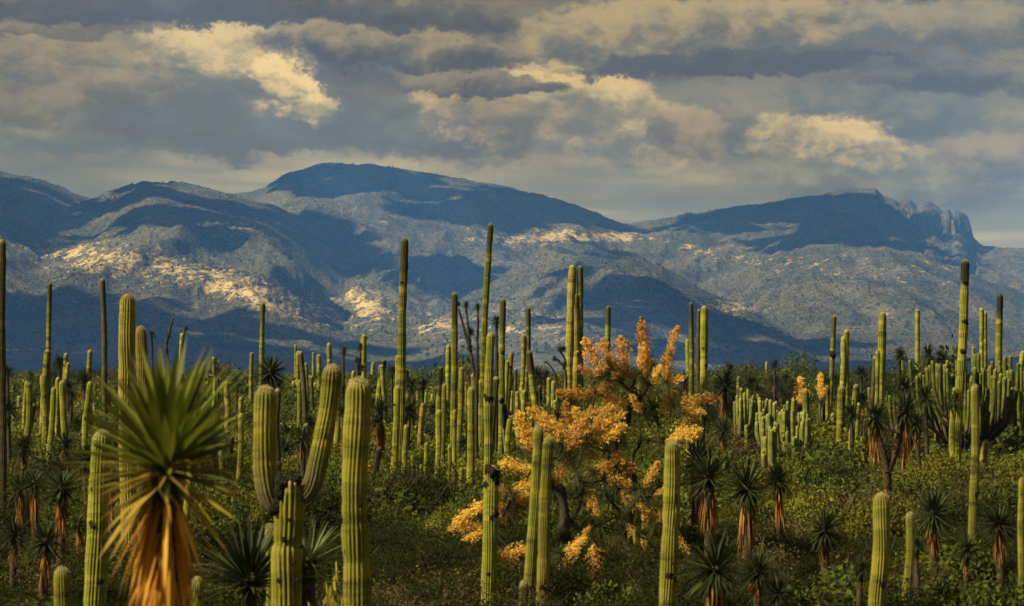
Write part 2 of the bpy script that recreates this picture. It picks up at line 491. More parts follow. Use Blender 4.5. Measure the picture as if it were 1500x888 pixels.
SKYLINE = [(-520, 330), (-300, 250), (-120, 232), (0, 248), (60, 262), (110, 280), (135, 288), (165, 285), (300, 285), (375, 278),
           (405, 259), (440, 244), (470, 239), (505, 237), (560, 240), (620, 249), (690, 261), (760, 276), (820, 291), (860, 305), (890, 318),
           (912, 323), (960, 322), (1010, 310), (1090, 298), (1150, 291), (1200, 285), (1240, 276), (1262, 274), (1284, 273), (1290, 281), (1297, 287),
           (1311, 288), (1321, 294), (1334, 292), (1345, 299), (1358, 294), (1370, 298), (1383, 307), (1389, 303), (1396, 310), (1402, 305), (1412, 307), (1419, 314), (1423, 330), (1427, 347), (1440, 357), (1465, 361),
           (1500, 363), (1600, 372), (1800, 360), (2050, 400)]
HILL2 = [(-520, 420), (-200, 395), (-60, 345), (60, 318), (120, 294), (150, 280), (180, 268), (215, 261), (262, 264), (310, 275), (350, 287), (400, 297),
         (440, 318), (480, 345), (520, 375), (560, 415), (620, 462), (700, 505), (2050, 560)]
HILL1 = [(-520, 300), (-300, 262), (-120, 240), (-60, 240), (0, 248), (60, 262), (110, 281), (150, 300), (220, 340), (320, 400), (450, 470), (600, 540), (2050, 560)]
MIDHILL = [(-520, 560), (420, 548), (520, 515), (600, 476), (670, 438), (740, 405), (800, 384), (850, 374), (900, 372), (945, 380), (990, 398), (1050, 428),
           (1120, 462), (1200, 498), (1300, 535), (2050, 560)]
SPUR_R = [(-520, 560), (880, 540), (960, 470), (1040, 405), (1120, 372), (1190, 356), (1260, 352), (1330, 362), (1400, 388), (1480, 420), (1600, 470), (2050, 560)]
LOWR = [(-520, 560), (1020, 556), (1100, 545), (1180, 536), (1260, 528), (1340, 523), (1420, 521), (1500, 522), (1650, 520), (2050, 530)]
NU, NY = 860, 300
us = np.linspace(-0.34, 0.34, NU); ys = 3300 + (12200 - 3300) * np.linspace(0, 1, NY) ** 1.05
U, Y = np.meshgrid(us, ys)
X = U * Y
PX = U * F + CX


def ridge(pts, yc, wf, wb, power=1.5, wig=250, seed=0):
    py = smooth_prof(pts, PX)
    ycv = yc + (fbm(PX / 260.0, PX * 0 + seed, 3, seed) - 0.5) * 2 * wig
    h = (YH - py) / F * ycv * 1.0 + HC
    sf = np.clip((Y - (ycv - wf)) / wf, 0, 1) ** power
    sb = np.clip(1 - (Y - ycv) / wb, 0, 1) ** 1.3
    s = np.where(Y < ycv, sf, sb)
    return h * s - 3, s


lay = [ridge(SKYLINE, 9400, 5200, 2600, 1.75, 260, 1), ridge(HILL1, 8000, 3900, 2500, 1.6, 200, 2), ridge(HILL2, 7600, 3600, 1900, 1.55, 260, 3),
       ridge(MIDHILL, 6300, 2300, 1700, 1.35, 200, 4), ridge(SPUR_R, 7600, 3000, 2000, 1.45, 250, 5), ridge(LOWR, 4700, 900, 900, 1.1, 80, 6)]
Z = lay[0][0]; S = lay[0][1]
crg = np.clip((PX - 1284) / 14, 0, 1) * np.clip((1432 - PX) / 8, 0, 1)      # rock wall under the broken summit
front = np.clip((9260 + (fbm(PX / 9.0, PX * 0, 4, 77) - .5) * 330 - Y) / 60, 0, 1)
Z = Z - crg * front * (38 + 22 * fbm(PX / 14.0, Y / 200, 4, 78))
kk = 26.0
for z2, s2 in lay[1:]:
    h_ = np.clip(0.5 + 0.5 * (z2 - Z) / kk, 0, 1)
    S = np.where(z2 > Z, s2, S)
    Z = Z * (1 - h_) + z2 * h_ + kk * 0.25 * h_ * (1 - h_) * 0
# gullies and spurs: ridged noise stretched down the slope, fading out towards the crests
WX = X + (fbm(X / 900, Y / 900, 4, 21) - .5) * 700
WY = Y + (fbm(X / 900 + 5, Y / 900 - 3, 4, 22) - .5) * 700
g1 = fbm(WX / 420, WY / 1500, 5, 31, 0.52, True) - 0.62
g2 = fbm(WX / 150, WY / 330, 4, 41, 0.55, True) - 0.62
mid = np.clip(S * (1 - S) * 4, 0, 1)
Z = Z + (g1 * 165 * mid + g2 * 46 * (0.2 + 0.8 * mid)) * np.clip(Z / 160, 0, 1)
Z = Z + (fbm(X / 60, Y / 60, 4, 51) - 0.5) * 20 * np.clip(Z / 90, 0, 1)
# crags of the broken cliff at the right-hand summit
cr = np.exp(-(((PX - 1362) / 58) ** 4)) * np.clip((Y - 8700) / 300, 0, 1) * np.clip((10200 - Y) / 600, 0, 1)
Z = Z + cr * (fbm(X / 38, Y / 90, 5, 61, 0.6, True) - 0.6) * 30
CRAG = np.clip(cr * 1.2, 0, .9)
# pale eroded soil: where it lies, in places of the slope
zr = np.clip(Z, 0, 900)
elev_px = YH - (Z - HC) / Y * F


def spot(px, py, rx, ry, tilt=0.0):
    a = (PX - px) / rx; b = (elev_px - (py + tilt * (PX - px))) / ry
    return np.exp(-(a * a + b * b))


SOIL = (0.75 * spot(230, 395, 170, 34, 0.24) + 0.6 * spot(90, 370, 90, 26, 0.1) + 0.9 * spot(400, 440, 110, 26, 0.35) + 0.7 * spot(535, 440, 40, 34)
        + 0.75 * spot(620, 475, 90, 26, 0.2) + 1.0 * spot(800, 345, 70, 17, -0.1) + 1.0 * spot(900, 348, 70, 10) + 0.6 * spot(680, 350, 70, 20)
        + 0.5 * spot(560, 320, 60, 26) + 0.55 * spot(330, 330, 80, 30) + 0.55 * spot(1040, 370, 110, 22) + 0.5 * spot(1200, 395, 160, 30)
        + 0.95 * spot(1070, 452, 55, 14) + 0.7 * spot(780, 470, 90, 34, 0.1) + .5 * spot(930, 440, 60, 18) + 0.45 * spot(1400, 400, 110, 30) + 0.4 * spot(1290, 470, 130, 20)
        + 0.35 * spot(790, 520, 60, 20) + 0.28 * spot(500, 275, 60, 18))
SOIL = np.clip(SOIL, 0, 1.2)
ii = (np.arange(NY - 1)[:, None] * NU + np.arange(NU - 1)[None]).ravel()


def mountain_build(N):
    co = N.n('ShaderNodeTexCoord').outputs['Object']
    soil, crag = N.attr('soil'), N.attr('crag')
    big = N.noise(co, 0.0042, 6, 0.62, 0.6)
    mid_ = N.noise(N.v('MULTIPLY', co, (1, 0.55, 1.5)), 0.016, 6, 0.68, 0.8)
    fine = N.noise(co, 0.075, 4, 0.75)
    dots = N.n('ShaderNodeTexVoronoi'); dots.inputs['Scale'].default_value = 0.075; N.put(dots.inputs['Vector'], co)
    spk = N.noise(co, 0.16, 3, 0.8)
    veg = N.mix(N.rng(big, 0.38, 0.62), (0.040, 0.048, 0.026), (0.100, 0.094, 0.056))
    veg = N.mix(N.rng(fine, 0.50, 0.68, 0, 0.7), veg, (0.20, 0.175, 0.11))
    veg = N.mix(N.rng(spk, 0.58, 0.68, 0, 0.8), veg, (0.34, 0.30, 0.20))
    streak = N.noise(N.v('MULTIPLY', co, (1, 0.35, 2.5)), 0.035, 7, 0.72, 1.2)
    patch = N.m('ADD', N.m('MULTIPLY', soil, 0.21), N.m('ADD', N.m('MULTIPLY', mid_, 0.55), N.m('ADD', N.m('MULTIPLY', streak, 0.55), N.m('MULTIPLY', fine, 0.18))))
    f1 = N.rng(patch, 0.78, 0.90)
    pale = N.mix(N.rng(spk, 0.35, 0.65), (0.42, 0.32, 0.14), (0.58, 0.47, 0.25))
    c = N.mix(f1, veg, pale)
    tree = N.rng(dots.outputs['Distance'], 0.42, 0.24)
    keep = N.m('MULTIPLY', tree, N.rng(mid_, 0.62, 0.42, 0.3, 0.95))
    c = N.mix(keep, c, (0.030, 0.040, 0.018))
    rock = N.mix(N.rng(N.noise(N.v('MULTIPLY', co, (1, 1, .3)), 0.06, 5, .7), 0.4, 0.65), (0.045, 0.040, 0.032), (0.17, 0.145, 0.105))
    c = N.mix(crag, c, rock)
    h = N.m('ADD', N.m('MULTIPLY', tree, 0.5), fine)
    return bsdf(N, c, 0.95, bumpn(N, h, 0.8, 9.0), 0.0)


M_MOUNT = material('mountain_scrub_and_soil', mountain_build)
mme = make_mesh('mountain_range', np.stack([X, Y, Z], -1), np.stack([ii, ii + 1, ii + NU + 1, ii + NU], -1),
                attrs={'soil': SOIL.ravel(), 'crag': CRAG.ravel()}, mats=(M_MOUNT,))
obj('mountain_range', mme, kind='structure')


def hit(px, py):
    """first point of the range seen along a line of sight"""
    u = (px - CX) / F; k = int(np.clip(round((u + 0.34) / 0.68 * (NU - 1)), 0, NU - 1))
    line = HC + ys * (YH - py) / F
    w_ = np.nonzero(Z[:, k] >= line)[0]
    if not len(w_):
        return Vector((u * 2600, 2600, 0))
    r_ = w_[0]
    return Vector((us[k] * ys[r_], ys[r_], Z[r_, k]))


# trees on the slopes and skyline, far too many to count: small clumps
def far_trees():
    g = Geo()
    n = 22000
    r_ = nrs.randint(40, NY - 40, n); k = nrs.randint(40, NU - 40, n)
    base = np.stack([X[r_, k], Y[r_, k], Z[r_, k]], -1) + np.stack([nrs.uniform(-6, 6, n), nrs.uniform(-15, 15, n), np.zeros(n)], -1)
    keep = (base[:, 2] > 40) & (SOIL[r_, k] < 0.9)
    base = base[keep]; n = len(base)
    s = nrs.uniform(1.1, 2.9, n)
    oct_ = np.array([(1, 0, .9), (0, 1, .8), (-1, 0, .9), (0, -1, 1.0), (0, 0, 2.0), (0, 0, -.6)], float)
    v = base[:, None] + oct_[None] * (s[:, None, None] * nrs.uniform(0.7, 1.3, (n, 6, 3)))
    t = np.array([(0, 1, 4), (1, 2, 4), (2, 3, 4), (3, 0, 4), (1, 0, 5), (2, 1, 5), (3, 2, 5), (0, 3, 5)])
    g.add(v, None, (np.arange(n)[:, None, None] * 6 + t[None]).reshape(-1, 3), rnd=np.repeat(nrs.rand(n), 6))
    o = obj('distant_trees', g.mesh('distant_trees', M_BUSH_D, smooth=False), kind='stuff')
    o['label'] = 'tiny dark trees dotting the slopes and skyline of the far mountains'; o['category'] = 'trees'


far_trees()

# ------------------------------------------------------------------ clouds overhead that throw the shade seen on the mountains
M_CLOUD = mat_plain('cloud_white', (0.80, 0.80, 0.80), (0.85, 0.85, 0.85), 0.01)


def ico(sub=2):
    import bmesh
    bm = bmesh.new(); bmesh.ops.create_icosphere(bm, subdivisions=sub, radius=1.0)
    v = np.array([q.co[:] for q in bm.verts]); f = np.array([[x.index for x in fc.verts] for fc in bm.faces]); bm.free()
    return v, f


ICO_V, ICO_F = ico(2)


def inside(poly, x, y):
    c = False; j = len(poly) - 1
    for i in range(len(poly)):
        xi, yi = poly[i]; xj, yj = poly[j]
        if (yi > y) != (yj > y) and x < (xj - xi) * (y - yi) / (yj - yi + 1e-12) + xi: c = not c
        j = i
    return c


def cloud_over(pts3, zc, rad, n, seed):
    rr = random.Random(seed)
    pl = []
    for p in pts3:
        q = p + SUN * ((zc - p.z) / SUN.z); pl.append((q.x, q.y))
    xs, yy = [p[0] for p in pl], [p[1] for p in pl]
    g = Geo(); cx, cy = sum(xs) / len(xs), sum(yy) / len(yy)
    k = tries = 0
    while k < n and tries < 20000:
        tries += 1
        x, y = rr.uniform(min(xs), max(xs)), rr.uniform(min(yy), max(yy))
        if not inside(pl, x, y): continue
        k += 1
        r_ = rad * rr.uniform(0.5, 1.2)
        if k % 5 < 2:                                  # loose scraps round the edge
            r_ = rad * rr.uniform(.16, .42); x += rr.gauss(0, rad * 1.3); y += rr.gauss(0, rad * 1.6)
        nz = 1 + (fbm(ICO_V[:, 0] * 2 + k * 3.1, ICO_V[:, 1] * 2 + ICO_V[:, 2] * 1.7, 3, seed) - .5) * 0.7
        v = ICO_V * nz[:, None] * np.array([r_, r_, r_ * 0.62])
        v[:, 2] = np.where(v[:, 2] < -0.25 * r_, -0.25 * r_ + (v[:, 2] + 0.25 * r_) * 0.2, v[:, 2])
        g.add(v + np.array([x - cx, y - cy, rr.uniform(0, rad * 0.5)]), None, ICO_F)
    o = obj('cloud', g.mesh('cloud', M_CLOUD), loc=(cx, cy, zc), kind='structure')
    return o


SHADE = [  # outlines of the shaded ground, as seen
    [(-150, 258), (0, 262), (110, 292), (200, 275), (300, 290), (330, 318), (240, 345), (120, 350), (-150, 330)],
    [(400, 268), (470, 250), (560, 252), (640, 262), (700, 278), (640, 292), (560, 280), (440, 286)],
    [(700, 282), (770, 288), (850, 308), (890, 322), (760, 322), (660, 312), (590, 318), (560, 306)],
    [(440, 318), (490, 338), (530, 365), (535, 392), (470, 372), (420, 345)],
    [(600, 385), (690, 378), (720, 400), (700, 425), (620, 430), (570, 412)],
    [(940, 330), (1010, 316), (1120, 302), (1240, 288), (1290, 300), (1350, 330), (1380, 352), (1260, 362), (1150, 368), (1060, 350)],
    [(760, 385), (820, 362), (890, 356), (950, 372), (990, 395), (930, 415), (840, 412), (740, 430)],
    [(-160, 430), (60, 440), (200, 452), (330, 470), (460, 492), (580, 512), (660, 532), (640, 556), (300, 556), (0, 556), (-160, 556)],
    [(830, 420), (960, 425), (1100, 470), (1200, 505), (1100, 535), (900, 515), (800, 470)],
    [(1080, 542), (1200, 532), (1350, 525), (1600, 524), (1600, 556), (1080, 556)],
]
for k_, poly in enumerate(SHADE):
    p3 = [hit(a, b) for a, b in poly]
    cloud_over(p3, 2300 + 60 * k_, 120 if k_ not in (3, 4) else 80, {5: 150, 7: 230, 9: 160, 0: 60, 8: 30, 6: 22, 1: 40, 2: 40}.get(k_, 60), 100 + k_)


# ================================================================== PLANTS
# ------------------------------------------------------------------ columnar cacti
def column(path_pts, rad, ribs, per, step, taper=0.0, seed=0, depth=0.17, base_pinch=1.0, tipround=True):
    """ribbed stem; returns geometry and attributes"""
    rr = random.Random(seed)
    p = smooth_path(path_pts, 60)
    L = np.linalg.norm(np.diff(p, axis=0), axis=1); s = np.concatenate([[0], np.cumsum(L)]); tot = s[-1]
    n = max(6, int(tot / step))
    dl = rad * 1.35 if tipround else rad * 0.12
    st = np.linspace(0, tot - dl, n)
    dome = tot - dl + dl * np.sin(np.linspace(0.2, 1.54, 8))
    st = np.concatenate([st, dome])
    pts = np.stack([np.interp(st, s, p[:, i]) for i in range(3)], -1)
    ph = [rr.uniform(0, 6.28) for _ in range(4)]
    w = 1 + 0.035 * np.sin(st * 2.1 + ph[0]) + 0.025 * np.sin(st * 5.3 + ph[1]) + 0.02 * np.sin(st * 9.7 + ph[2])
    for _ in range(int(tot / 1.1)):                   # yearly constrictions
        c_ = rr.uniform(0.1, max(0.2, tot - 0.4)); w = w - rr.uniform(0.05, 0.14) * np.exp(-((st - c_) / 0.05) ** 2)
    r_ = rad * w * (1 - taper * st / tot)
    r_ *= base_pinch + (1 - base_pinch) * np.clip(st / (rad * 2.5), 0, 1)
    x = np.clip((st - (tot - dl)) / dl, 0, 1)
    r_ = r_ * np.sqrt(np.clip(1 - x * x, 0.0008, 1))
    seg = ribs * per
    th = np.arange(seg) / per * math.pi
    crest = np.abs(np.cos(th)) if per > 2 else (np.arange(seg) % 2 == 0).astype(float)
    pr = (1 - depth * (1 - crest))[None, :] * np.ones((len(st), 1))
    pr = pr * (1 + 0.012 * np.array([[rr.uniform(-1, 1) for _ in range(seg)]]))
    # ribs wind a little, swell unevenly and are nicked
    tw = 0.10 * np.sin(st * 1.3 + ph[3]) + 0.05 * np.sin(st * 3.9 + ph[0])
    rn = np.random.RandomState(seed)
    nick = rn.rand(len(st), seg)
    pr = pr * (1 + 0.05 * (fbm(np.arange(seg)[None, :] / (per * 1.4) + seed, st[:, None] * 2.2, 3, seed % 97) - .5)) - 0.10 * (nick > .988)
    v, q, t = tube(pts, r_, seg, pr, True, tw)
    ribs_a = np.append(np.tile(crest, len(st)), 1.0)
    hg = np.append(np.repeat(st, seg), tot); tipd = np.append(np.repeat(tot - st, seg), 0)
    return (v, q, t), dict(rib=ribs_a, hgt=hg, tip=tipd), pts, r_, st


def spine_geo(pts, r_, ribs, depth_unused, spacing, ln, seed, start=0.0):
    rr = np.random.RandomState(seed)
    t, u, w = frames(pts)
    seglen = np.concatenate([[0], np.cumsum(np.linalg.norm(np.diff(pts, axis=0), axis=1))])
    hs = np.arange(start, seglen[-1], spacing)
    P_ = np.stack([np.interp(hs, seglen, pts[:, i]) for i in range(3)], -1)
    U_ = np.stack([np.interp(hs, seglen, u[:, i]) for i in range(3)], -1)
    W_ = np.stack([np.interp(hs, seglen, w[:, i]) for i in range(3)], -1)
    T_ = np.stack([np.interp(hs, seglen, t[:, i]) for i in range(3)], -1)
    Rr = np.interp(hs, seglen, r_)
    th = np.arange(ribs) * 2 * math.pi / ribs
    out = U_[:, None] * np.cos(th)[None, :, None] + W_[:, None] * np.sin(th)[None, :, None]
    b = (P_[:, None] + out * (Rr[:, None, None] * 0.99)).reshape(-1, 3)
    o3 = out.reshape(-1, 3); t3 = np.repeat(T_, ribs, 0); s3 = np.cross(t3, o3)
    b = np.repeat(b, 3, 0); o3 = np.repeat(o3, 3, 0); t3 = np.repeat(t3, 3, 0); s3 = np.repeat(s3, 3, 0)
    n = len(b)
    d = o3 + t3 * rr.uniform(-0.7, 0.8, (n, 1)) + s3 * rr.uniform(-1, 1, (n, 1))
    d /= np.linalg.norm(d, axis=1)[:, None]
    l = ln * rr.uniform(0.6, 1.3, (n, 1)); wd = 0.0022
    side = np.cross(d, rr.normal(size=(n, 3))); side /= np.linalg.norm(side, axis=1)[:, None]
    v = np.stack([b - side * wd, b + side * wd, b + d * l], 1).reshape(-1, 3)
    return v, np.arange(n * 3).reshape(-1, 3)


def wool_geo(tip, axis, rad, n, seed, wid=0.006, ln=0.5):
    rr = np.random.RandomState(seed)
    axis = np.asarray(axis) / np.linalg.norm(axis)
    a = np.array([1, 0, 0]) if abs(axis[0]) < 0.8 else np.array([0, 1, 0])
    u = np.cross(axis, a); u /= np.linalg.norm(u); w = np.cross(axis, u)
    cz = 1 - rr.rand(n) ** 1.2 * 0.62; sz = np.sqrt(1 - cz * cz); ph = rr.rand(n) * 6.283
    nrm = (u[None] * (sz * np.cos(ph))[:, None] + w[None] * (sz * np.sin(ph))[:, None] + axis[None] * cz[:, None])
    b = np.asarray(tip)[None] - axis[None] * rad * 1.3 + nrm * rad * 0.97 + axis[None] * (cz * rad * 0.31)[:, None]
    d = nrm + axis[None] * 0.5 + rr.normal(size=(n, 3)) * 0.35; d /= np.linalg.norm(d, axis=1)[:, None]
    side = np.cross(d, rr.normal(size=(n, 3))); side /= np.linalg.norm(side, axis=1)[:, None]
    l = rad * ln * rr.uniform(0.4, 1, (n, 1))
    v = np.stack([b - side * wid, b + side * wid, b + d * l], 1).reshape(-1, 3)
    return v, np.arange(n * 3).reshape(-1, 3)


def scar_mesh(r_, seed):
    """a corky hole or scab on a rib"""
    v = ICO_V * (1 + (fbm(ICO_V[:, 0] * 2.3 + seed, ICO_V[:, 1] * 2.3 + ICO_V[:, 2] * 2, 4, seed, .6)[:, None] - .5) * 2.2)
    return make_mesh('scar', v * np.array([r_ * .9, r_ * 0.32, r_ * 1.0]), None, ICO_F, mats=(M_CORK,))


TAKEN = []          # (x, y, r) of stems, to keep shrubs off them
CID = [0]


def cactus(xt, yt, xb, yb, w, label, group=None, d=None, mat=None, wool=None, bend=0.0, scars=(), name='columnar_cactus'):
    CID[0] += 1; seed = 500 + CID[0]
    if d is None: d = depth_at(yb, 0.8)
    top, pb = P(xt, yt, d), P(xb, yb, d)
    dv = (pb - top); k = (top.z - 0.0) / max(0.05, -dv.z)
    basep = top + dv * k
    basep.z = 0; gz = float(ground_z(basep.x, basep.y)); basep.z = gz - 0.08
    rad = w * d / F / 2
    root = thing(name, basep, label, 'cactus', group)
    rel = np.array(top - basep)
    b = np.array([bend * rad * 2, 0, 0])
    rr = random.Random(seed)
    wob = lambda s: np.array([rr.uniform(-1, 1), rr.uniform(-1, 1), 0]) * rad * 0.35 * s
    path = [np.zeros(3), rel * 0.33 + b * 0.8 + wob(1), rel * 0.66 + b + wob(1), rel]
    if d < 60: ribs, per, step = 18, 4, 0.07
    elif d < 100: ribs, per, step = 15, 4, 0.10
    else: ribs, per, step = 12, 2, 0.16
    mt = mat or M_CACT
    if d < 130 and not scars:
        scars = tuple((rr.uniform(yt + 20, min(880, yb)), rr.uniform(-.85, .85), rr.uniform(.10, .2) * w) for _ in range(rr.randint(0, 2 if d > 60 else 4)))
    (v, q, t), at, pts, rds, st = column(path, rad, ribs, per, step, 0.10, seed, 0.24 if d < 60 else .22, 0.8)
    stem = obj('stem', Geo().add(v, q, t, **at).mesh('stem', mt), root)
    ax = pts[-1] - pts[-8]
    n = 420 if d < 60 else (160 if d < 110 else 60)
    v, t = wool_geo(pts[-1], ax, rad * (1 - .1), n, seed, 0.0035 * max(1, d / 45), 0.24)
    if wool is None: wool = M_WOOL
    obj('woolly_tip', Geo().add(v, None, t).mesh('woolly_tip', wool), root, kind='stuff')
    if d < 60:
        v, t = spine_geo(pts, rds, ribs, 0, 0.045, 0.028, seed)
        obj('spines', Geo().add(v, None, t).mesh('spines', M_SPINE), root, kind='stuff')
    for (sy, sx, ss) in scars:                        # height row in the photo, side -1..1, size in px
        hz = P(xt, sy, d).z - basep.z
        i = int(np.argmin(abs(pts[:, 2] - hz)))
        ang = math.asin(max(-0.95, min(0.95, sx)))
        o = obj('scar', scar_mesh(ss * d / F, int(sy)), root)
        o.location = Vector(pts[i]) + Vector((math.sin(ang), -math.cos(ang), 0)) * rds[i] * 0.93
        o.rotation_euler = (0, 0, ang)
    TAKEN.append((basep.x, basep.y, rad))
    return root, rad, d


# the forked cactus: one trunk broken at the top, an arm on each side
def forked():
    d = 34.0
    base = P(421, 888, d); k = P(421, 960, d); bx = base.x; root_loc = Vector((P(420, 900, d).x, d, float(ground_z(base.x, d)) - 0.08))
    root = thing('forked_cactus', root_loc, 'stout cactus trunk with broken top and two upright arms forming a fork', 'cactus')
    L = lambda px, py, dd=0: np.array(P(px, py, d + dd) - root_loc)
    rad = 22.5 * d / F
    (v, q, t), at, pts, rds, st = column([np.array([0, 0, 0]), L(419, 850), L(423, 770), L(424, 703)], rad, 18, 4, 0.06, 0.02, 71, 0.22, 1.0, False)
    # ragged top: push the last rings about
    nz = fbm(v[:, 0] * 9 + 3, v[:, 1] * 9 + v[:, 2] * 4, 4, 8)
    topm = np.clip((v[:, 2] - (L(424, 735)[2])) / 0.35, 0, 1)
    cen = np.stack([np.interp(v[:, 2], pts[:, 2], pts[:, 0]), np.interp(v[:, 2], pts[:, 2], pts[:, 1])], -1)
    v[:, :2] = cen + (v[:, :2] - cen) * (1 - 0.38 * topm * (nz > 0.52))[:, None]
    obj('stem', Geo().add(v, q, t, **at).mesh('stem', M_CACT), root)
    vv, tt = spine_geo(pts, rds, 18, 0, 0.045, 0.028, 1); obj('spines', Geo().add(vv, None, tt).mesh('spines', M_SPINE), root, kind='stuff')
    arms = [([L(418, 738, .0), L(402, 741, -.03), L(392, 722, -.05), L(388, 690, -.05), L(388, 640, -.05), L(389, 565, -.05)], 16.0, 72),
            ([L(430, 722, 0), L(446, 726, -.02), L(458, 708, -.04), L(467, 672, -.04), L(480, 605, -.02), L(488, 534, 0)], 14.0, 73)]
    for path, w, sd in arms:
        r_ = w * d / F
        (v, q, t), at, pts, rds, st = column(path, r_, 16, 4, 0.055, -0.08, sd, 0.24, 0.75)
        a = obj('arm', Geo().add(v, q, t, **at).mesh('arm', M_CACT), root)
        v, t = wool_geo(pts[-1], pts[-1] - pts[-10], r_ * 1.06, 380, sd, 0.0035, 0.22)
        obj('woolly_tip', Geo().add(v, None, t).mesh('woolly_tip', M_WOOL), a, kind='stuff')
        v, t = spine_geo(pts, rds, 16, 0, 0.045, 0.026, sd); obj('spines', Geo().add(v, None, t).mesh('spines', M_SPINE), a, kind='stuff')
    for (px, py, ss, dd) in [(409, 724, 12, -.17), (405, 742, 11, -.16), (432, 704, 9, -.17), (412, 708, 10, -.17), (446, 724, 8, -.08), (416, 790, 4, -.21), (439, 800, 3.5, -.17), (408, 850, 3.5, -.19), (436, 850, 3, -.19), (398, 718, 8, -.06), (396, 736, 9, -.1), (452, 716, 6, -.1), (424, 762, 2.5, -.21), (430, 825, 3, -.2)]:
        o = obj('scar', scar_mesh(ss * d / F, int(px)), root); o.location = L(px, py, dd)
    TAKEN.append((root_loc.x, d, rad))


forked()

TLL = M_CACT_T
YEL, BRN, DTP = M_CACT_Y, M_CACT_B, M_CACT_D
gA, gB, gC, gD = 'small cacti in the middle of the thicket', 'cacti behind the fork', 'short cacti left of the flowering tree', 'cacti of the left thicket'
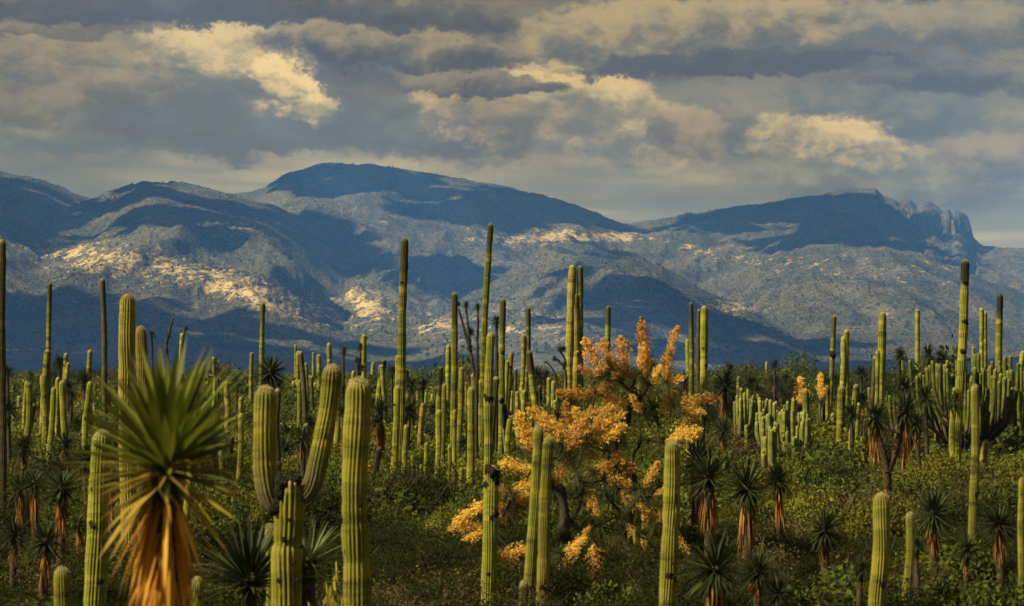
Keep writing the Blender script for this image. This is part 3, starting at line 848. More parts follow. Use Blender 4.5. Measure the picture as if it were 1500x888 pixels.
# xt, yt, xb, yb, width, label, options
CACTI = [
    (3, 350, 3, 740, 13, 'very tall dark cactus past the left hills, beyond the low yucca heads', dict(mat=BRN, wool=M_WOOL_D)),
    (73, 414, 69, 645, 8, 'thin banded cactus standing tallest behind the pale green pair', dict(mat=TLL)),
    (70, 512, 63, 662, 12, 'pale green cactus in front of the thin banded one, leaning right', dict()),
    (79, 567, 70, 694, 9, 'slim cactus leaning against the foot of the pale green one', dict()),
    (97, 517, 92, 630, 8, 'rear one of two close cacti beside the leaning pale pair', dict()),
    (100, 531, 90, 634, 8, 'front one of two close cacti beside the leaning pale pair', dict()),
    (38, 565, 34, 656, 7, 'slim cactus alone in the dark bushes, twice as tall as its neighbour', dict()),
    (43, 605, 40, 657, 5, 'short thin cactus beside the slim one in dark bushes', dict()),
    (132, 512, 130, 608, 8, 'straight slim cactus with pale tip just left of the blackened one', dict()),
    (136, 571, 136, 608, 6, 'small cactus at the foot of the straight slim one', dict()),
    (121, 588, 122, 622, 6, 'short cactus peeping out above the white-tipped one', dict()),
    (124, 607, 121, 668, 7, 'small cactus with a bright white tip near the blurred yucca leaves', dict()),
    (150, 408, 157, 640, 9, 'blackened brown cactus pole leaning left beside the thick yellow cactus', dict(mat=BRN, wool=M_WOOL_D)),
    (187, 430, 190, 790, 26, 'thick yellowish round-headed cactus rising behind the blurred yucca', dict(mat=YEL, wool=M_WOOL_R)),
    (206, 478, 210, 790, 19, 'yellowish side column touching the thick round-headed cactus', dict(mat=YEL, d=58)),
    (150, 630, 133, 900, 33, 'broad ribbed cactus leaning behind the blurred yucca leaf tips', dict(d=38)),
    (90, 830, 88, 900, 26, 'short stubby cactus with round top under the low yuccas', dict(d=34)),
    (289, 845, 288, 900, 21, 'short round-topped cactus beside the orange dead-leaf skirt', dict(d=34)),
    (267, 488, 264, 640, 8, 'slim cactus beside the thin dead stalks above the blurred yucca', dict()),
    (288, 556, 270, 770, 11, 'leaning cactus half hidden behind the blurred yucca right leaves', dict()),
    (297, 733, 296, 765, 8, 'tiny pale-tipped cactus in the leafy bush', dict()),
    (353, 605, 350, 722, 9, 'pale slim cactus standing clear left of the forked cactus', dict()),
    (353, 582, 353, 640, 7, 'thin cactus directly behind the pale slim one', dict()),
    (385, 443, 383, 640, 8, 'tall thin cactus rising behind a round yucca head', dict(mat=TLL)),
    (369, 516, 366, 615, 7, 'slim cactus touching the left side of the round yucca head', dict()),
    (407, 569, 405, 700, 11, 'brownish cactus right behind the left arm of the fork', dict(mat=BRN)),
    (437, 514, 433, 614, 8, 'slim straight cactus between the arms of the fork', gB),
    (430, 558, 430, 614, 6, 'slim straight cactus between the arms of the fork', gB),
    (440, 587, 440, 622, 8, 'slim straight cactus between the arms of the fork', gB),
    (454, 550, 453, 614, 7, 'slim straight cactus between the arms of the fork', gB),
    (467, 519, 465, 614, 8, 'slim straight cactus between the arms of the fork', gB),
    (462, 560, 461, 612, 6, 'slim straight cactus between the arms of the fork', gB),
    (433, 504, 433, 572, 4, 'distant thin cactus between the arms of the fork, reaching into the blue', dict(d=280)),
    (459, 516, 459, 570, 4, 'distant faint cactus between fork arms, the shorter of two on the skyline', dict(d=300)),
    (482, 502, 482, 600, 8, 'cactus just above the tip of the right fork arm', dict()),
    (514, 555, 513, 610, 7, 'small cactus between the fork and the big ribbed cactus', dict()),
    (526, 553, 521, 900, 42, 'big ribbed green cactus standing alone right of the forked one', dict(d=31, scars=((742, .55, 5), (806, -.9, 4)))),
    (533, 490, 533, 620, 10, 'cactus rising directly behind the big ribbed one', dict()),
    (395, 767, 396, 900, 17, 'small pale dome-topped cactus behind the forked trunk', dict(d=37)),
    (547, 530, 547, 585, 7, 'small cactus with round tip right of the big ribbed one', gA),
    (558, 534, 557, 585, 7, 'small cactus with round tip right of the big ribbed one', gA),
    (593, 348, 586, 700, 13, 'very tall banded cactus against the blue slope, without neighbours near its top', dict(mat=TLL)),
    (582, 565, 575, 702, 11, 'cactus in front of the very tall banded one, leaning right', dict()),
    (595, 622, 592, 702, 9, 'lower cactus right of the leaning one, at the dark yucca trunk', dict()),
    (587, 668, 586, 700, 5, 'tiny cactus stuck between two leaning cacti', dict()),
    (604, 667, 604, 702, 6, 'short slim cactus standing in the green thicket', gA),
    (625, 648, 624, 702, 7, 'short slim cactus standing in the green thicket', gA),
    (617, 679, 617, 706, 5, 'short slim cactus standing in the green thicket', gA),
    (613, 566, 612, 620, 6, 'short slim cactus standing in the green thicket', gA),
    (599, 548, 598, 612, 7, 'short slim cactus standing in the green thicket', gA),
    (633, 577, 633, 622, 5, 'short slim cactus standing in the green thicket', gA),
    (643, 600, 642, 710, 9, 'bright green straight cactus, left front of the dense cactus stand', dict()),
    (651, 562, 648, 696, 8, 'cactus behind the bright straight one, its right side in shade', dict()),
    (657, 505, 656, 640, 8, 'slim cactus left of the tall dark-sided column in the dense stand', dict()),
    (666, 428, 665, 696, 10, 'tall dark-sided cactus next to the thin branched yucca', dict(mat=TLL)),
    (666, 600, 664, 704, 6, 'low slim cactus at the foot of the dense stand', gA),
    (659, 651, 658, 712, 7, 'low slim cactus at the foot of the dense stand', gA),
    (676, 684, 675, 724, 8, 'low slim cactus at the foot of the dense stand', gA),
    (676, 538, 672, 684, 9, 'mid-height cactus right of the tall dark-sided one', dict()),
    (690, 567, 688, 718, 12, 'stout even-green cactus with clean round top in the dense stand', dict()),
    (683, 560, 683, 640, 4, 'thread-thin cactus in the dense stand', dict()),
    (704, 556, 703, 690, 9, 'cactus tucked left of the burnt-collar column', dict()),
    (719, 327, 706, 690, 10, 'tallest cactus of all, tapering and leaning right over the dense stand', dict(mat=TLL, bend=-.3)),
    (719, 487, 712, 720, 14, 'broad pale column with a burnt collar in the dense stand', dict(scars=((583, -.2, 6), (583, .6, 5), (580, -.8, 4)))),
    (737, 437, 732, 690, 10, 'tall cactus right of the tallest one, dark down one side', dict(mat=TLL, scars=((585, 0, 4), (515, .3, 3)))),
    (729, 514, 727, 680, 8, 'cactus squeezed between the burnt-collar column and the tall one', dict()),
    (774, 450, 770, 625, 8, 'tall thin cactus of a close pair left of the flowering tree', dict(mat=TLL)),
    (767, 490, 764, 625, 8, 'shorter thin cactus of a close pair left of the flowering tree', dict()),
    (779, 530, 777, 610, 8, 'green cactus beside the close thin pair', dict()),
    (750, 573, 750, 640, 6, 'short cactus in a cluster next to the flowering tree', gC),
    (758, 573, 757, 645, 7, 'short cactus in a cluster next to the flowering tree', gC),
    (768, 571, 767, 650, 8, 'short cactus in a cluster next to the flowering tree', gC),
    (765, 560, 765, 640, 5, 'short cactus in a cluster next to the flowering tree', gC),
    (792, 579, 791, 620, 7, 'short cactus in a cluster next to the flowering tree', gC),
    (804, 553, 803, 625, 7, 'short cactus in a cluster next to the flowering tree', gC),
    (811, 558, 810, 630, 8, 'short cactus in a cluster next to the flowering tree', gC),
    (818, 577, 815, 625, 8, 'short cactus in a cluster next to the flowering tree', gC),
    (747, 600, 747, 640, 6, 'short cactus in a cluster next to the flowering tree', gC),
    (720, 682, 717, 900, 24, 'pale mottled cactus with blackened broken top among orange plumes', dict(d=42, scars=((690, -.3, 8), (694, .5, 8), (704, .7, 6), (712, -.7, 5), (754, .65, 6), (757, .2, 4), (842, -.1, 3)))),
    (789, 623, 772, 900, 17, 'left, darker cactus of the touching pair in front of the flowering tree', dict(d=44, scars=((858, .5, 4),))),
    (804, 640, 791, 900, 18, 'right, lighter cactus of the touching pair in front of the flowering tree', dict(d=43.3, scars=((857, .0, 5),))),
    (767, 850, 764, 900, 15, 'stump of a cactus at the foot of the touching pair', dict(d=43.6, mat=BRN)),
    (985, 645, 976, 900, 26, 'clean pale-tipped cactus in front of the flowering tree, right side', dict(d=42)),
    (935, 747, 934, 840, 10, 'small cactus inside the dark lower branches of the flowering tree', dict(d=51)),
    (839, 388, 834, 640, 14, 'thick tall cactus of the close pair rising left of the flowering tree', dict(mat=YEL)),
    (843, 428, 841, 640, 12, 'middle column fused with the close tall pair', dict(mat=YEL)),
    (850, 389, 848, 640, 10, 'thinner tall cactus of the close pair rising left of the flowering tree', dict(mat=TLL)),
    (891, 448, 889, 640, 9, 'lone cactus behind the crown of the flowering tree', dict(mat=TLL)),
    (939, 463, 938, 640, 8, 'cactus tip showing above the orange crown of the flowering tree', dict(mat=TLL)),
    (1012, 443, 1015, 640, 8, 'tall slim cactus left of the smooth dark green column', dict(mat=TLL)),
    (1024, 453, 1021, 630, 7, 'dark thin cactus wedged behind the smooth dark green column', dict(mat=BRN)),
    (1032, 448, 1034, 662, 13, 'smooth dark green column right of the flowering tree', dict()),
    (1007, 497, 1009, 610, 8, 'shorter cactus beside the tall slim one right of the flowering tree', dict()),
    (1222, 462, 1216, 640, 8, 'slim cactus with a dark burl half way up', dict(mat=TLL, scars=((520, -.6, 5), (523, .4, 4)))),
    (1240, 483, 1238, 640, 9, 'rear cactus of the stand with the dark burl', dict()),
    (1236, 492, 1231, 640, 10, 'tall front cactus of the stand with the dark burl', dict()),
    (1233, 565, 1231, 680, 13, 'thick pale column at the front of the burl stand', dict()),
    (1212, 552, 1209, 652, 9, 'cactus with a brown reddish tip left of the burl stand', dict(mat=DTP, wool=M_WOOL_R)),
    (1254, 563, 1243, 684, 9, 'light green cactus leaning right beside the thick pale column', dict()),
    (1258, 590, 1254, 676, 7, 'slender cactus behind the leaning light green one', dict()),
    (1264, 655, 1264, 690, 6, 'very small cactus at the foot of the leaning light green one', dict()),
    (1180, 569, 1180, 664, 11, 'stout dark cactus with pale cap standing apart in the scrub', dict()),
    (1207, 678, 1207, 706, 8, 'small round-topped cactus low in the dark bushes', dict()),
    (1220, 605, 1220, 650, 8, 'stubby cactus between the reddish-tipped one and the pale column', dict()),
    (1293, 457, 1290, 640, 13, 'sturdy cactus behind the twin-headed yucca', dict()),
    (1344, 453, 1343, 610, 8, 'lone slim cactus between the twin-headed yucca and the candelabra', dict()),
    (1378, 590, 1371, 678, 10, 'yellowish cactus stem under the left branches of the candelabra', dict(mat=YEL)),
    (1414, 380, 1402, 696, 14, 'tall segmented cactus with blackened top before the candelabra', dict(mat=DTP, wool=M_WOOL, scars=((413, 0, 4), (472, .3, 4), (516, -.2, 4), (516, .5, 3)))),
    (1398, 568, 1394, 696, 10, 'green cactus hugging the tall segmented one', dict()),
    (1428, 563, 1424, 800, 13, 'darker cactus in front of the candelabra, reaching low', dict(d=54, scars=((722, .6, 4),))),
    (1426, 508, 1425, 600, 6, 'thin pale cactus just behind the tall segmented one', dict()),
    (1438, 451, 1436, 640, 7, 'left cactus of the slim pair above the candelabra', dict()),
    (1443, 456, 1441, 640, 7, 'right cactus of the slim pair above the candelabra', dict()),
    (1465, 430, 1463, 672, 11, 'pale mottled cactus with a black tip behind the candelabra', dict(mat=DTP, wool=M_WOOL_D)),
    (1291, 722, 1286, 900, 27, 'bright round-topped cactus below the twin-headed yucca', dict(d=40)),
    (1333, 750, 1330, 880, 14, 'smaller dark round-topped cactus beside the bright one', dict(d=43)),
    (1497, 700, 1496, 860, 10, 'dim cactus standing in the dark scrub past the low yuccas', dict(d=44)),
    (1123, 530, 1122, 575, 4, 'faint faraway cactus sticking up from the green horizon', dict(d=270)),
    (1322, 528, 1322, 580, 3, 'faint faraway cactus near the lone slim one', dict(d=300)),
]
for row in CACTI:
    xt, yt, xb, yb, w, lab, opt = row
    if isinstance(opt, str): opt = dict(group=opt)
    cactus(xt, yt, xb, yb, w, lab, **opt)

# the stand is thick with further slim columns
rx = random.Random(41)
for (x0, x1, n_, where) in [(545, 760, 34, 'crowding the dense cactus stand'), (745, 860, 12, 'behind the lower flowering tree'), (410, 545, 16, 'behind the forked and big ribbed cacti'),
                            (10, 150, 14, 'in the thicket past the low yucca row'), (290, 380, 7, 'in scrub left of the fork'), (1000, 1110, 8, 'past the large flowering tree'), (1195, 1340, 14, 'around the burl stand and twin-headed yucca'), (1340, 1500, 9, 'around the candelabra cacti')]:
    for k in range(n_):
        d = rx.uniform(78, 165); px = rx.uniform(x0, x1); hgt = rx.choice((rx.uniform(1.4, 3.2), rx.uniform(2.2, 4.4), rx.uniform(3.6, 5.6)))
        yt = YH + (HC - hgt) / d * F; lean = rx.gauss(0, .05)
        mt_ = rx.choice((None, None, None, YEL, BRN, DTP))
        lab = ('short ' if hgt < 2.4 else 'mid-height ' if hgt < 3.8 else 'tall ') + {None: 'green', YEL: 'yellowish', BRN: 'weathered brown', DTP: 'dark-tipped'}[mt_]
        lab += (' leaning' if abs(lean) > .06 else ' straight') + ' columnar cactus ' + where
        cactus(px, yt, px - lean * 60, yt + 60, rx.uniform(.20, .31) * F / d, lab, 'slim columns ' + where, d=d,
               mat=mt_, wool=rx.choice((None, None, M_WOOL_D, M_WOOL_R)), bend=rx.uniform(-.5, .5))

# many more small columns stand through the far scrub
rf = random.Random(77)
for k in range(70):
    d = rf.uniform(150, 420); px = rf.uniform(-20, 1520)
    hgt = rf.uniform(1.6, 3.6)
    yt = YH + (HC - hgt) / d * F
    cactus(px, yt, px + rf.uniform(-2, 2), yt + 40, rf.uniform(0.24, 0.32) * F / d, ('short ' if hgt < 2.4 else 'taller ') + 'distant columnar cactus poking out of the far scrub before the ' + ('left hills' if px < 380 else 'main mountain dome' if px < 900 else 'right mountain'), 'distant columnar cacti', d=d)


# ------------------------------------------------------------------ candelabra and clustered cacti
def candelabra(px, yb, radius, height, nlimb, narm, arm_r, label, seed, d=None, trunk_h=1.1, mats=(M_CACT_C,), squash=1.0, name='candelabra_cactus'):
    rr = random.Random(seed)
    d = d or depth_at(yb, 0.8)
    b = P(px, yb, d); loc = Vector((b.x, d, float(ground_z(b.x, d)) - 0.05))
    root = thing(name, loc, label, 'cactus')
    v, q, t = tube(smooth_path([(0, 0, 0), (0.03, 0, trunk_h * .5), (0, 0, trunk_h)], 10), np.linspace(0.26, 0.2, 10) * (radius / 2) + .05, 12)
    obj('trunk', Geo().add(v, q, t).mesh('trunk', M_BARK), root)
    for i in range(nlimb):
        a = (i + rr.uniform(-.3, .3)) * 2 * math.pi / nlimb
        ext = radius * rr.uniform(0.55, 0.95)
        dirv = np.array([math.cos(a), math.sin(a) * squash, 0])
        p0 = np.array([0, 0, trunk_h * rr.uniform(.75, 1)])
        p1 = p0 + dirv * ext * .45 + np.array([0, 0, ext * .28]); p2 = p0 + dirv * ext * .85 + np.array([0, 0, ext * .62])
        limb = smooth_path([p0, p1, p2], 9)
        v, q, t = tube(limb, np.linspace(arm_r * 1.25, arm_r * 0.8, 9), 8)
        lb = obj('limb', Geo().add(v, q, t).mesh('limb', M_BARK), root)
        for j in range(narm):
            s = 0.3 + 0.7 * (j + .5) / narm
            o0 = limb[min(8, int(s * 8))]
            sa = rr.uniform(-1.2, 1.2) + a
            out = np.array([math.cos(sa), math.sin(sa) * squash, 0]) * ext * rr.uniform(.12, .34)
            topz = height * rr.uniform(.66, 1.0) - 0.12 * height * (np.linalg.norm(o0[:2]) / radius) ** 2 * 0.5
            topz = max(topz, o0[2] + 0.5)
            top = o0 + out * 1.15; top[2] = topz
            pts = [o0, o0 + out * .55 + np.array([0, 0, (topz - o0[2]) * .16]), o0 + out + np.array([0, 0, (topz - o0[2]) * .5]), top]
            (v, q, t), at, _, _, _ = column(pts, arm_r * rr.uniform(.85, 1.1), 8, 2, 0.14, 0.0, seed + i * 20 + j, 0.22, 0.7)
            obj('arm', Geo().add(v, q, t, **at).mesh('arm', mats[0]), root)
    TAKEN.append((loc.x, loc.y, 0.3))
    return root


candelabra(1418, 700, 2.6, 5.5, 14, 6, 0.080, 'wide dark candelabra cactus with dozens of upswept arms', 901, d=97, trunk_h=1.7)
candelabra(1492, 680, 1.8, 5.5, 9, 6, 0.085, 'second candelabra cactus crowding the wide one from the right', 902, d=104, trunk_h=1.7)
candelabra(1328, 690, 0.8, 4.1, 6, 4, 0.075, 'small bright candelabra cactus behind the twin-headed yucca', 903, d=105, trunk_h=1.9)
candelabra(1140, 650, 1.15, 3.7, 9, 5, 0.085, 'pale green clustered cactus with many short upright stems in the scrub', 904, d=100, trunk_h=1.5, mats=(M_CACT_K,), name='clustered_cactus')
candelabra(1165, 640, 0.9, 3.3, 7, 4, 0.085, 'clustered cactus behind the stout dark one, bluish green', 905, d=97, trunk_h=1.3, mats=(M_CACT_K,), name='clustered_cactus')
candelabra(1096, 628, 1.2, 3.8, 8, 5, 0.09, 'clustered cactus with pale leaning stems under the round yucca', 906, d=112, trunk_h=1.7, mats=(M_CACT_K,), name='clustered_cactus')
candelabra(1127, 700, 0.4, 2.9, 5, 3, 0.08, 'few-stemmed cactus cluster with a dark woody base in the open scrub', 907, d=84, trunk_h=1.1, mats=(M_CACT_K,), name='clustered_cactus')
candelabra(1272, 640, 0.7, 3.3, 6, 4, 0.075, 'bright clustered cactus between the burl stand and the twin-headed yucca', 908, d=112, trunk_h=1.5, mats=(M_CACT_K,), name='clustered_cactus')


# ------------------------------------------------------------------ yuccas
def blades(base, dirs, L, Wd, droop, segs=3, fold=0.25, seed=0, rndv=None):
    """n leaves at once -> verts, quads, attributes"""
    n = len(base); up = np.array([0, 0, 1.0])
    rr = np.random.RandomState(seed)
    side = np.cross(dirs, up) + rr.normal(size=(n, 3)) * 0.15
    side -= dirs * np.sum(side * dirs, 1)[:, None]; side /= np.linalg.norm(side, axis=1)[:, None] + 1e-9
    nor = np.cross(side, dirs)
    ts = np.linspace(0, 1, segs + 1); V = []
    for t in ts:
        c = base + dirs * (L * t)[:, None] + np.array([0, 0, -1.0])[None] * (droop * L * t * t)[:, None]
        w = Wd * (0.55 + 0.9 * t if t < 0.5 else 1.0) * max(0.06, 1 - max(0, (t - 0.35) / 0.65) ** 1.4)
        V += [c - side * w[:, None], c - nor * (w * fold)[:, None], c + side * w[:, None]]
    V = np.stack(V, 1); m = V.shape[1]
    q = []
    for s in range(segs):
        a = s * 3
        q += [(a, a + 1, a + 4, a + 3), (a + 1, a + 2, a + 5, a + 4)]
    q = (np.arange(n)[:, None, None] * m + np.array(q)[None]).reshape(-1, 4)
    rv = rr.rand(n) if rndv is None else rndv
    return V.reshape(-1, 3), q, dict(rnd=np.repeat(rv, m), along=np.tile(np.repeat(ts, 3), n))


def sphere_dirs(n, zmin, zmax, rs, bias=1.0):
    z = zmin + (zmax - zmin) * rs.rand(n) ** bias; ph = np.arange(n) * 2.39996 + rs.rand(n) * .5
    s = np.sqrt(np.clip(1 - z * z, 0, 1))
    return np.stack([s * np.cos(ph), s * np.sin(ph), z], -1)


def rosette_mesh(n, L, wd, zmin, seed, mat, segs=3, droop=0.06, core=0.12):
    rs = np.random.RandomState(seed)
    d = sphere_dirs(n, zmin, 1.0, rs)
    v, q, a = blades(d * core * L * np.array([1, 1, 1.2]), d, L * rs.uniform(.78, 1.05, n), np.full(n, wd), droop * rs.uniform(0, 2, n) * (1 - d[:, 2] * .6), segs, 0.25, seed)
    return Geo().add(v, q, None, **a).mesh('leaves', mat)


def skirt_mesh(n, L, top_r, bot_r, H, wd, seed, mat, segs=3):
    """dead leaves hanging round the trunk, tier over tier, from z=0 down to -H"""
    rs = np.random.RandomState(seed)
    ph = rs.rand(n) * 6.283; z0 = -H * rs.rand(n) ** 1.15 * 0.72
    r0 = 0.05 + top_r * (0.4 + 0.6 * rs.rand(n))
    spread = rs.uniform(0.02, 0.34, n) * (1 - 0.6 * (-z0 / H))
    dirs = np.stack([np.cos(ph) * spread, np.sin(ph) * spread, -np.ones(n)], -1); dirs /= np.linalg.norm(dirs, axis=1)[:, None]
    base = np.stack([np.cos(ph) * r0, np.sin(ph) * r0, z0], -1)
    v, q, a = blades(base, dirs, L * rs.uniform(.35, 1.2, n), np.full(n, wd) * rs.uniform(.6, 1.2, n), rs.uniform(0, .1, n), segs, 0.4, seed)
    return Geo().add(v, q, None, **a).mesh('dead_leaf_skirt', mat)


UNIT_HEAD = [rosette_mesh(250, 1.08, 0.034, -0.72, 40 + k, M_YLEAF) for k in range(4)]
UNIT_HEAD_P = [rosette_mesh(130, 1.0, 0.032, -0.35, 50 + k, M_YPALE) for k in range(2)]
UNIT_SKIRT = [skirt_mesh(120, 0.8, 0.17, 0.35, 1.8, 0.030, 60 + k, M_DEAD_F) for k in range(4)]
CORE_V = ICO_V * 0.2
UNIT_CORE = make_mesh('heart', CORE_V * np.array([1, 1, 1.3]), None, ICO_F, mats=(M_YTRUNK,))
# single leaves, for the plants close enough to tell them apart
LEAF_1 = []


def one_leaf(L, wd, droop, seed, mat, segs=5):
    """leaf along +Z, bending towards +Y"""
    rs = np.random.RandomState(seed)
    ts = np.linspace(0, 1, segs + 1); V = []
    tw = rs.uniform(-.25, .25)
    for t in ts:
        w = wd * (0.6 + 0.9 * t if t < 0.45 else 1.0) * max(0.04, 1 - max(0, (t - 0.4) / 0.6) ** 1.5)
        a = tw * t; c = np.array([0, droop * L * t * t, L * t])
        s_ = np.array([math.cos(a), math.sin(a), 0]); n_ = np.array([-math.sin(a), math.cos(a), 0])
        V += [c - s_ * w, c + n_ * w * .3, c + s_ * w]
    q = []
    for s in range(segs):
        a = s * 3; q += [(a, a + 1, a + 4, a + 3), (a + 1, a + 2, a + 5, a + 4)]
    rv = rs.rand()
    return make_mesh('leaf', np.array(V), np.array(q), attrs=dict(rnd=np.full(len(V), rv), along=np.repeat(ts, 3)), mats=(mat,))


def place_leaf(me, parent, base, d, name='leaf', scale=1.0):
    d = Vector(d).normalized(); dn = Vector((0, 0, -1)); yv = dn - d * dn.dot(d)
    if yv.length < 1e-3: yv = Vector((1, 0, 0))
    yv.normalize(); xv = yv.cross(d)
    M = Matrix((xv, yv, d)).transposed().to_4x4()
    o = obj(name, me, parent); o.matrix_local = Matrix.Translation(base) @ M @ Matrix.Scale(scale, 4)
    return o


YLEAVES = [one_leaf(1.0, 0.045, .05 + .03 * k, 200 + k, M_YLEAF_N) for k in range(6)]
YOLD = [one_leaf(1.0, 0.042, .10 + .04 * k, 230 + k, M_YLEAF_L) for k in range(3)]
YDEAD = [one_leaf(1.0, 0.024, .04 + .03 * k, 220 + k, M_DEAD) for k in range(6)]
YDARK = [one_leaf(1.06, 0.034, .04 + .03 * k, 240 + k, M_YLEAF) for k in range(5)]
YDARKP = [one_leaf(1.0, 0.032, .04 + .03 * k, 250 + k, M_YPALE) for k in range(4)]
YDEADF = [one_leaf(1.0, 0.028, .03 + .03 * k, 260 + k, M_DEAD_F) for k in range(5)]


def trunk_part(root, top, r0, r1, name='trunk', mat=None, lean=(0, 0)):
    v, q, t = tube(smooth_path([(0, 0, 0), (lean[0] * .5, lean[1] * .5, top * .5), (lean[0], lean[1], top)], 10), np.linspace(r0, r1, 10), 10)
    nz = fbm(v[:, 2] * 7 + v[:, 0] * 9, v[:, 1] * 9 + v[:, 2] * 3, 3, 7) - .5
    v[:, :2] *= (1 + nz * .35)[:, None]
    return obj(name, Geo().add(v, q, t).mesh(name, mat or M_YTRUNK), root)


def yucca(px, py, r, label, yb=None, d=None, skirt=None, pale=False, group=None, single=False, nleaf=150, name='yucca', nskirt=70, zmin=-0.68):
    """px, py: centre of the leaf head, r: its radius, yb: row where the trunk meets the scrub"""
    d = d or depth_at(yb, 0.5)
    c = P(px, py, d); Rr = r * d / F * (1.2 if r < 60 else 1.0)
    gz = float(ground_z(c.x, d)) - 0.05
    sd = int(px * 7 + py)
    rr = random.Random(sd)
    root = thing(name, (c.x, d, gz), label, 'yucca', group, rr.uniform(0, 6.28))
    if r < 60: root.rotation_euler = (rr.gauss(0, .035), rr.gauss(0, .035), root.rotation_euler[2])
    h = c.z - gz
    trunk_part(root, h, min(.12, Rr * .15 + .02), min(.1, Rr * .11 + .02), mat=M_YTRUNK if d < 75 else M_BARK)
    z = Vector((0, 0, h))
    if single:
        rs = np.random.RandomState(sd)
        ds = sphere_dirs(nleaf, zmin, 1.0, rs)
        pool = YDARKP if pale else YDARK
        for i in range(nleaf):
            place_leaf(pool[i % len(pool)], root, z + Vector(ds[i]) * Rr * .1, ds[i], 'leaf', Rr * rr.uniform(.8, 1.06))
        hk = obj('heart', UNIT_CORE, root, z); hk.scale = (Rr * .8,) * 3
        if skirt:
            for i in range(nskirt):
                a = rr.uniform(0, 6.28); sp = rr.uniform(.03, .34); z0 = -rr.random() ** 1.2 * skirt * d / F * .62
                place_leaf(YDEADF[i % 5], root, z + Vector((math.cos(a) * Rr * .2, math.sin(a) * Rr * .2, z0 - Rr * .12)),
                           (math.cos(a) * sp, math.sin(a) * sp, -1), 'dead_leaf', Rr * rr.uniform(.6, 1.0))
    else:
        o = obj('leaves', (UNIT_HEAD_P if pale else UNIT_HEAD)[sd % (2 if pale else 4)], root, z, 'stuff'); q_ = rr.uniform(.85, 1.15); o.scale = (Rr * q_, Rr * q_, Rr * rr.uniform(.75, 1.15))
        hk = obj('heart', UNIT_CORE, root, z); hk.scale = (Rr,) * 3
        if skirt:
            o = obj('dead_leaf_skirt', UNIT_SKIRT[sd % 4], root, z + Vector((0, 0, -Rr * .1)), 'stuff')
            sz = min(h, skirt * d / F) / 1.9; o.scale = (Rr * .95, Rr * .95, sz)
    TAKEN.append((c.x, d, .15))
    return root


# the big yucca close to the lens: every leaf a part
def big_yucca():
    d = 18.0; c = P(243, 694, d); gz = float(ground_z(c.x, d)) - .05; h = c.z - gz
    root = thing('giant_yucca', (c.x, d, gz), 'big out-of-focus yucca with spiky green head and long orange skirt of dead leaves', 'yucca')
    trunk_part(root, h + .05, .17, .11)
    rr = random.Random(4); z = Vector((0, 0, h))
    L = 182 * d / F
    n = 0
    # upright fan of living leaves, thinning out sideways, a few old ones hanging
    for i in range(172):
        el_ = R(86) - (i / 172) ** 0.75 * R(96); a = i * 2.39996 + rr.uniform(-.25, .25)
        dv = (math.cos(el_) * math.cos(a), math.cos(el_) * math.sin(a), math.sin(el_))
        ln = L * (0.76 + 0.24 * max(0.0, math.sin(el_))) * rr.uniform(.84, 1.04)
        pool = YOLD if (el_ < R(14) and rr.random() < .55) else YLEAVES
        place_leaf(pool[i % len(pool)], root, z + Vector(dv) * .07 + Vector((0, 0, .06 * math.sin(el_))), dv, 'leaf', ln)
    for i in range(14):
        a = rr.uniform(0, 6.28); el_ = R(rr.uniform(-45, -12))
        dv = (math.cos(el_) * math.cos(a), math.cos(el_) * math.sin(a), math.sin(el_))
        place_leaf(YOLD[i % 3], root, z + Vector(dv) * .08 - Vector((0, 0, .04)), dv, 'old_leaf', L * rr.uniform(.6, .85))
    for i in range(210):
        a = rr.uniform(0, 6.28); tier = rr.random() ** 1.3; sp = rr.uniform(.03, .74) * (1 - .35 * tier)
        b = z + Vector((math.cos(a) * .085, math.sin(a) * .085, -.12 - tier * .7))
        place_leaf(YDEAD[i % 6], root, b, (math.cos(a) * sp, math.sin(a) * sp, -1), 'dead_leaf', L * rr.uniform(.45, .92))
    hk = obj('heart', UNIT_CORE, root, z - Vector((0, 0, .04))); hk.scale = (.62, .62, .75)


big_yucca()

SG = True
yucca(366, 856, 96, 'large dark stemless-looking yucca rosette left of the forked trunk', d=35.5, single=SG, nleaf=170, zmin=-.12)
yucca(452, 824, 74, 'fresh green yucca rosette between forked and big ribbed cactus', d=36, single=SG, nleaf=90, pale=True, zmin=.02)
yucca(1040, 700, 37, 'dark yucca with long straw skirt, left one of two tall ones by the flowering tree', yb=826, skirt=90, single=SG, nleaf=190)
yucca(1094, 716, 40, 'dark yucca with flared orange-brown skirt, right one of two tall ones', yb=838, skirt=110, single=SG, nleaf=190)
yucca(1017, 676, 32, 'dark yucca half hidden behind the two tall skirted ones', yb=800, skirt=80)
yucca(1045, 836, 48, 'broad dark yucca with tan skirt low in front of the two tall ones', d=38, skirt=90, single=SG, nleaf=200)
yucca(1145, 704, 24, 'small-headed yucca with bright orange skirt standing alone', yb=806, skirt=70)
yucca(1207, 776, 25, 'yucca with straw-coloured splayed lower leaves in the dark scrub', yb=842, skirt=55)
yucca(1108, 838, 30, 'low ragged yucca right of the broad dark one', d=41, skirt=40)
yucca(1370, 752, 28, 'yucca with warm brown skirt between the round-topped cacti and the dark column', yb=842, skirt=60)
yucca(1416, 806, 20, 'small low yucca with splayed tan leaves between two skirted ones', yb=850, skirt=35)
yucca(1467, 768, 29, 'yucca with tan drooping collar near the dim cactus', yb=850, skirt=55)
yucca(1256, 834, 17, 'tiny dark yucca rosette left of the bright round-topped cactus', d=41)
yucca(1345, 800, 16, 'little yucca rosette right of the smaller round-topped cactus', d=44, skirt=25)
yucca(1057, 566, 22, 'round yucca head with orange skirt beside the smooth dark column', yb=676, skirt=75)
yucca(1061, 630, 18, 'lower round yucca below the orange-skirted one', yb=690, skirt=42)
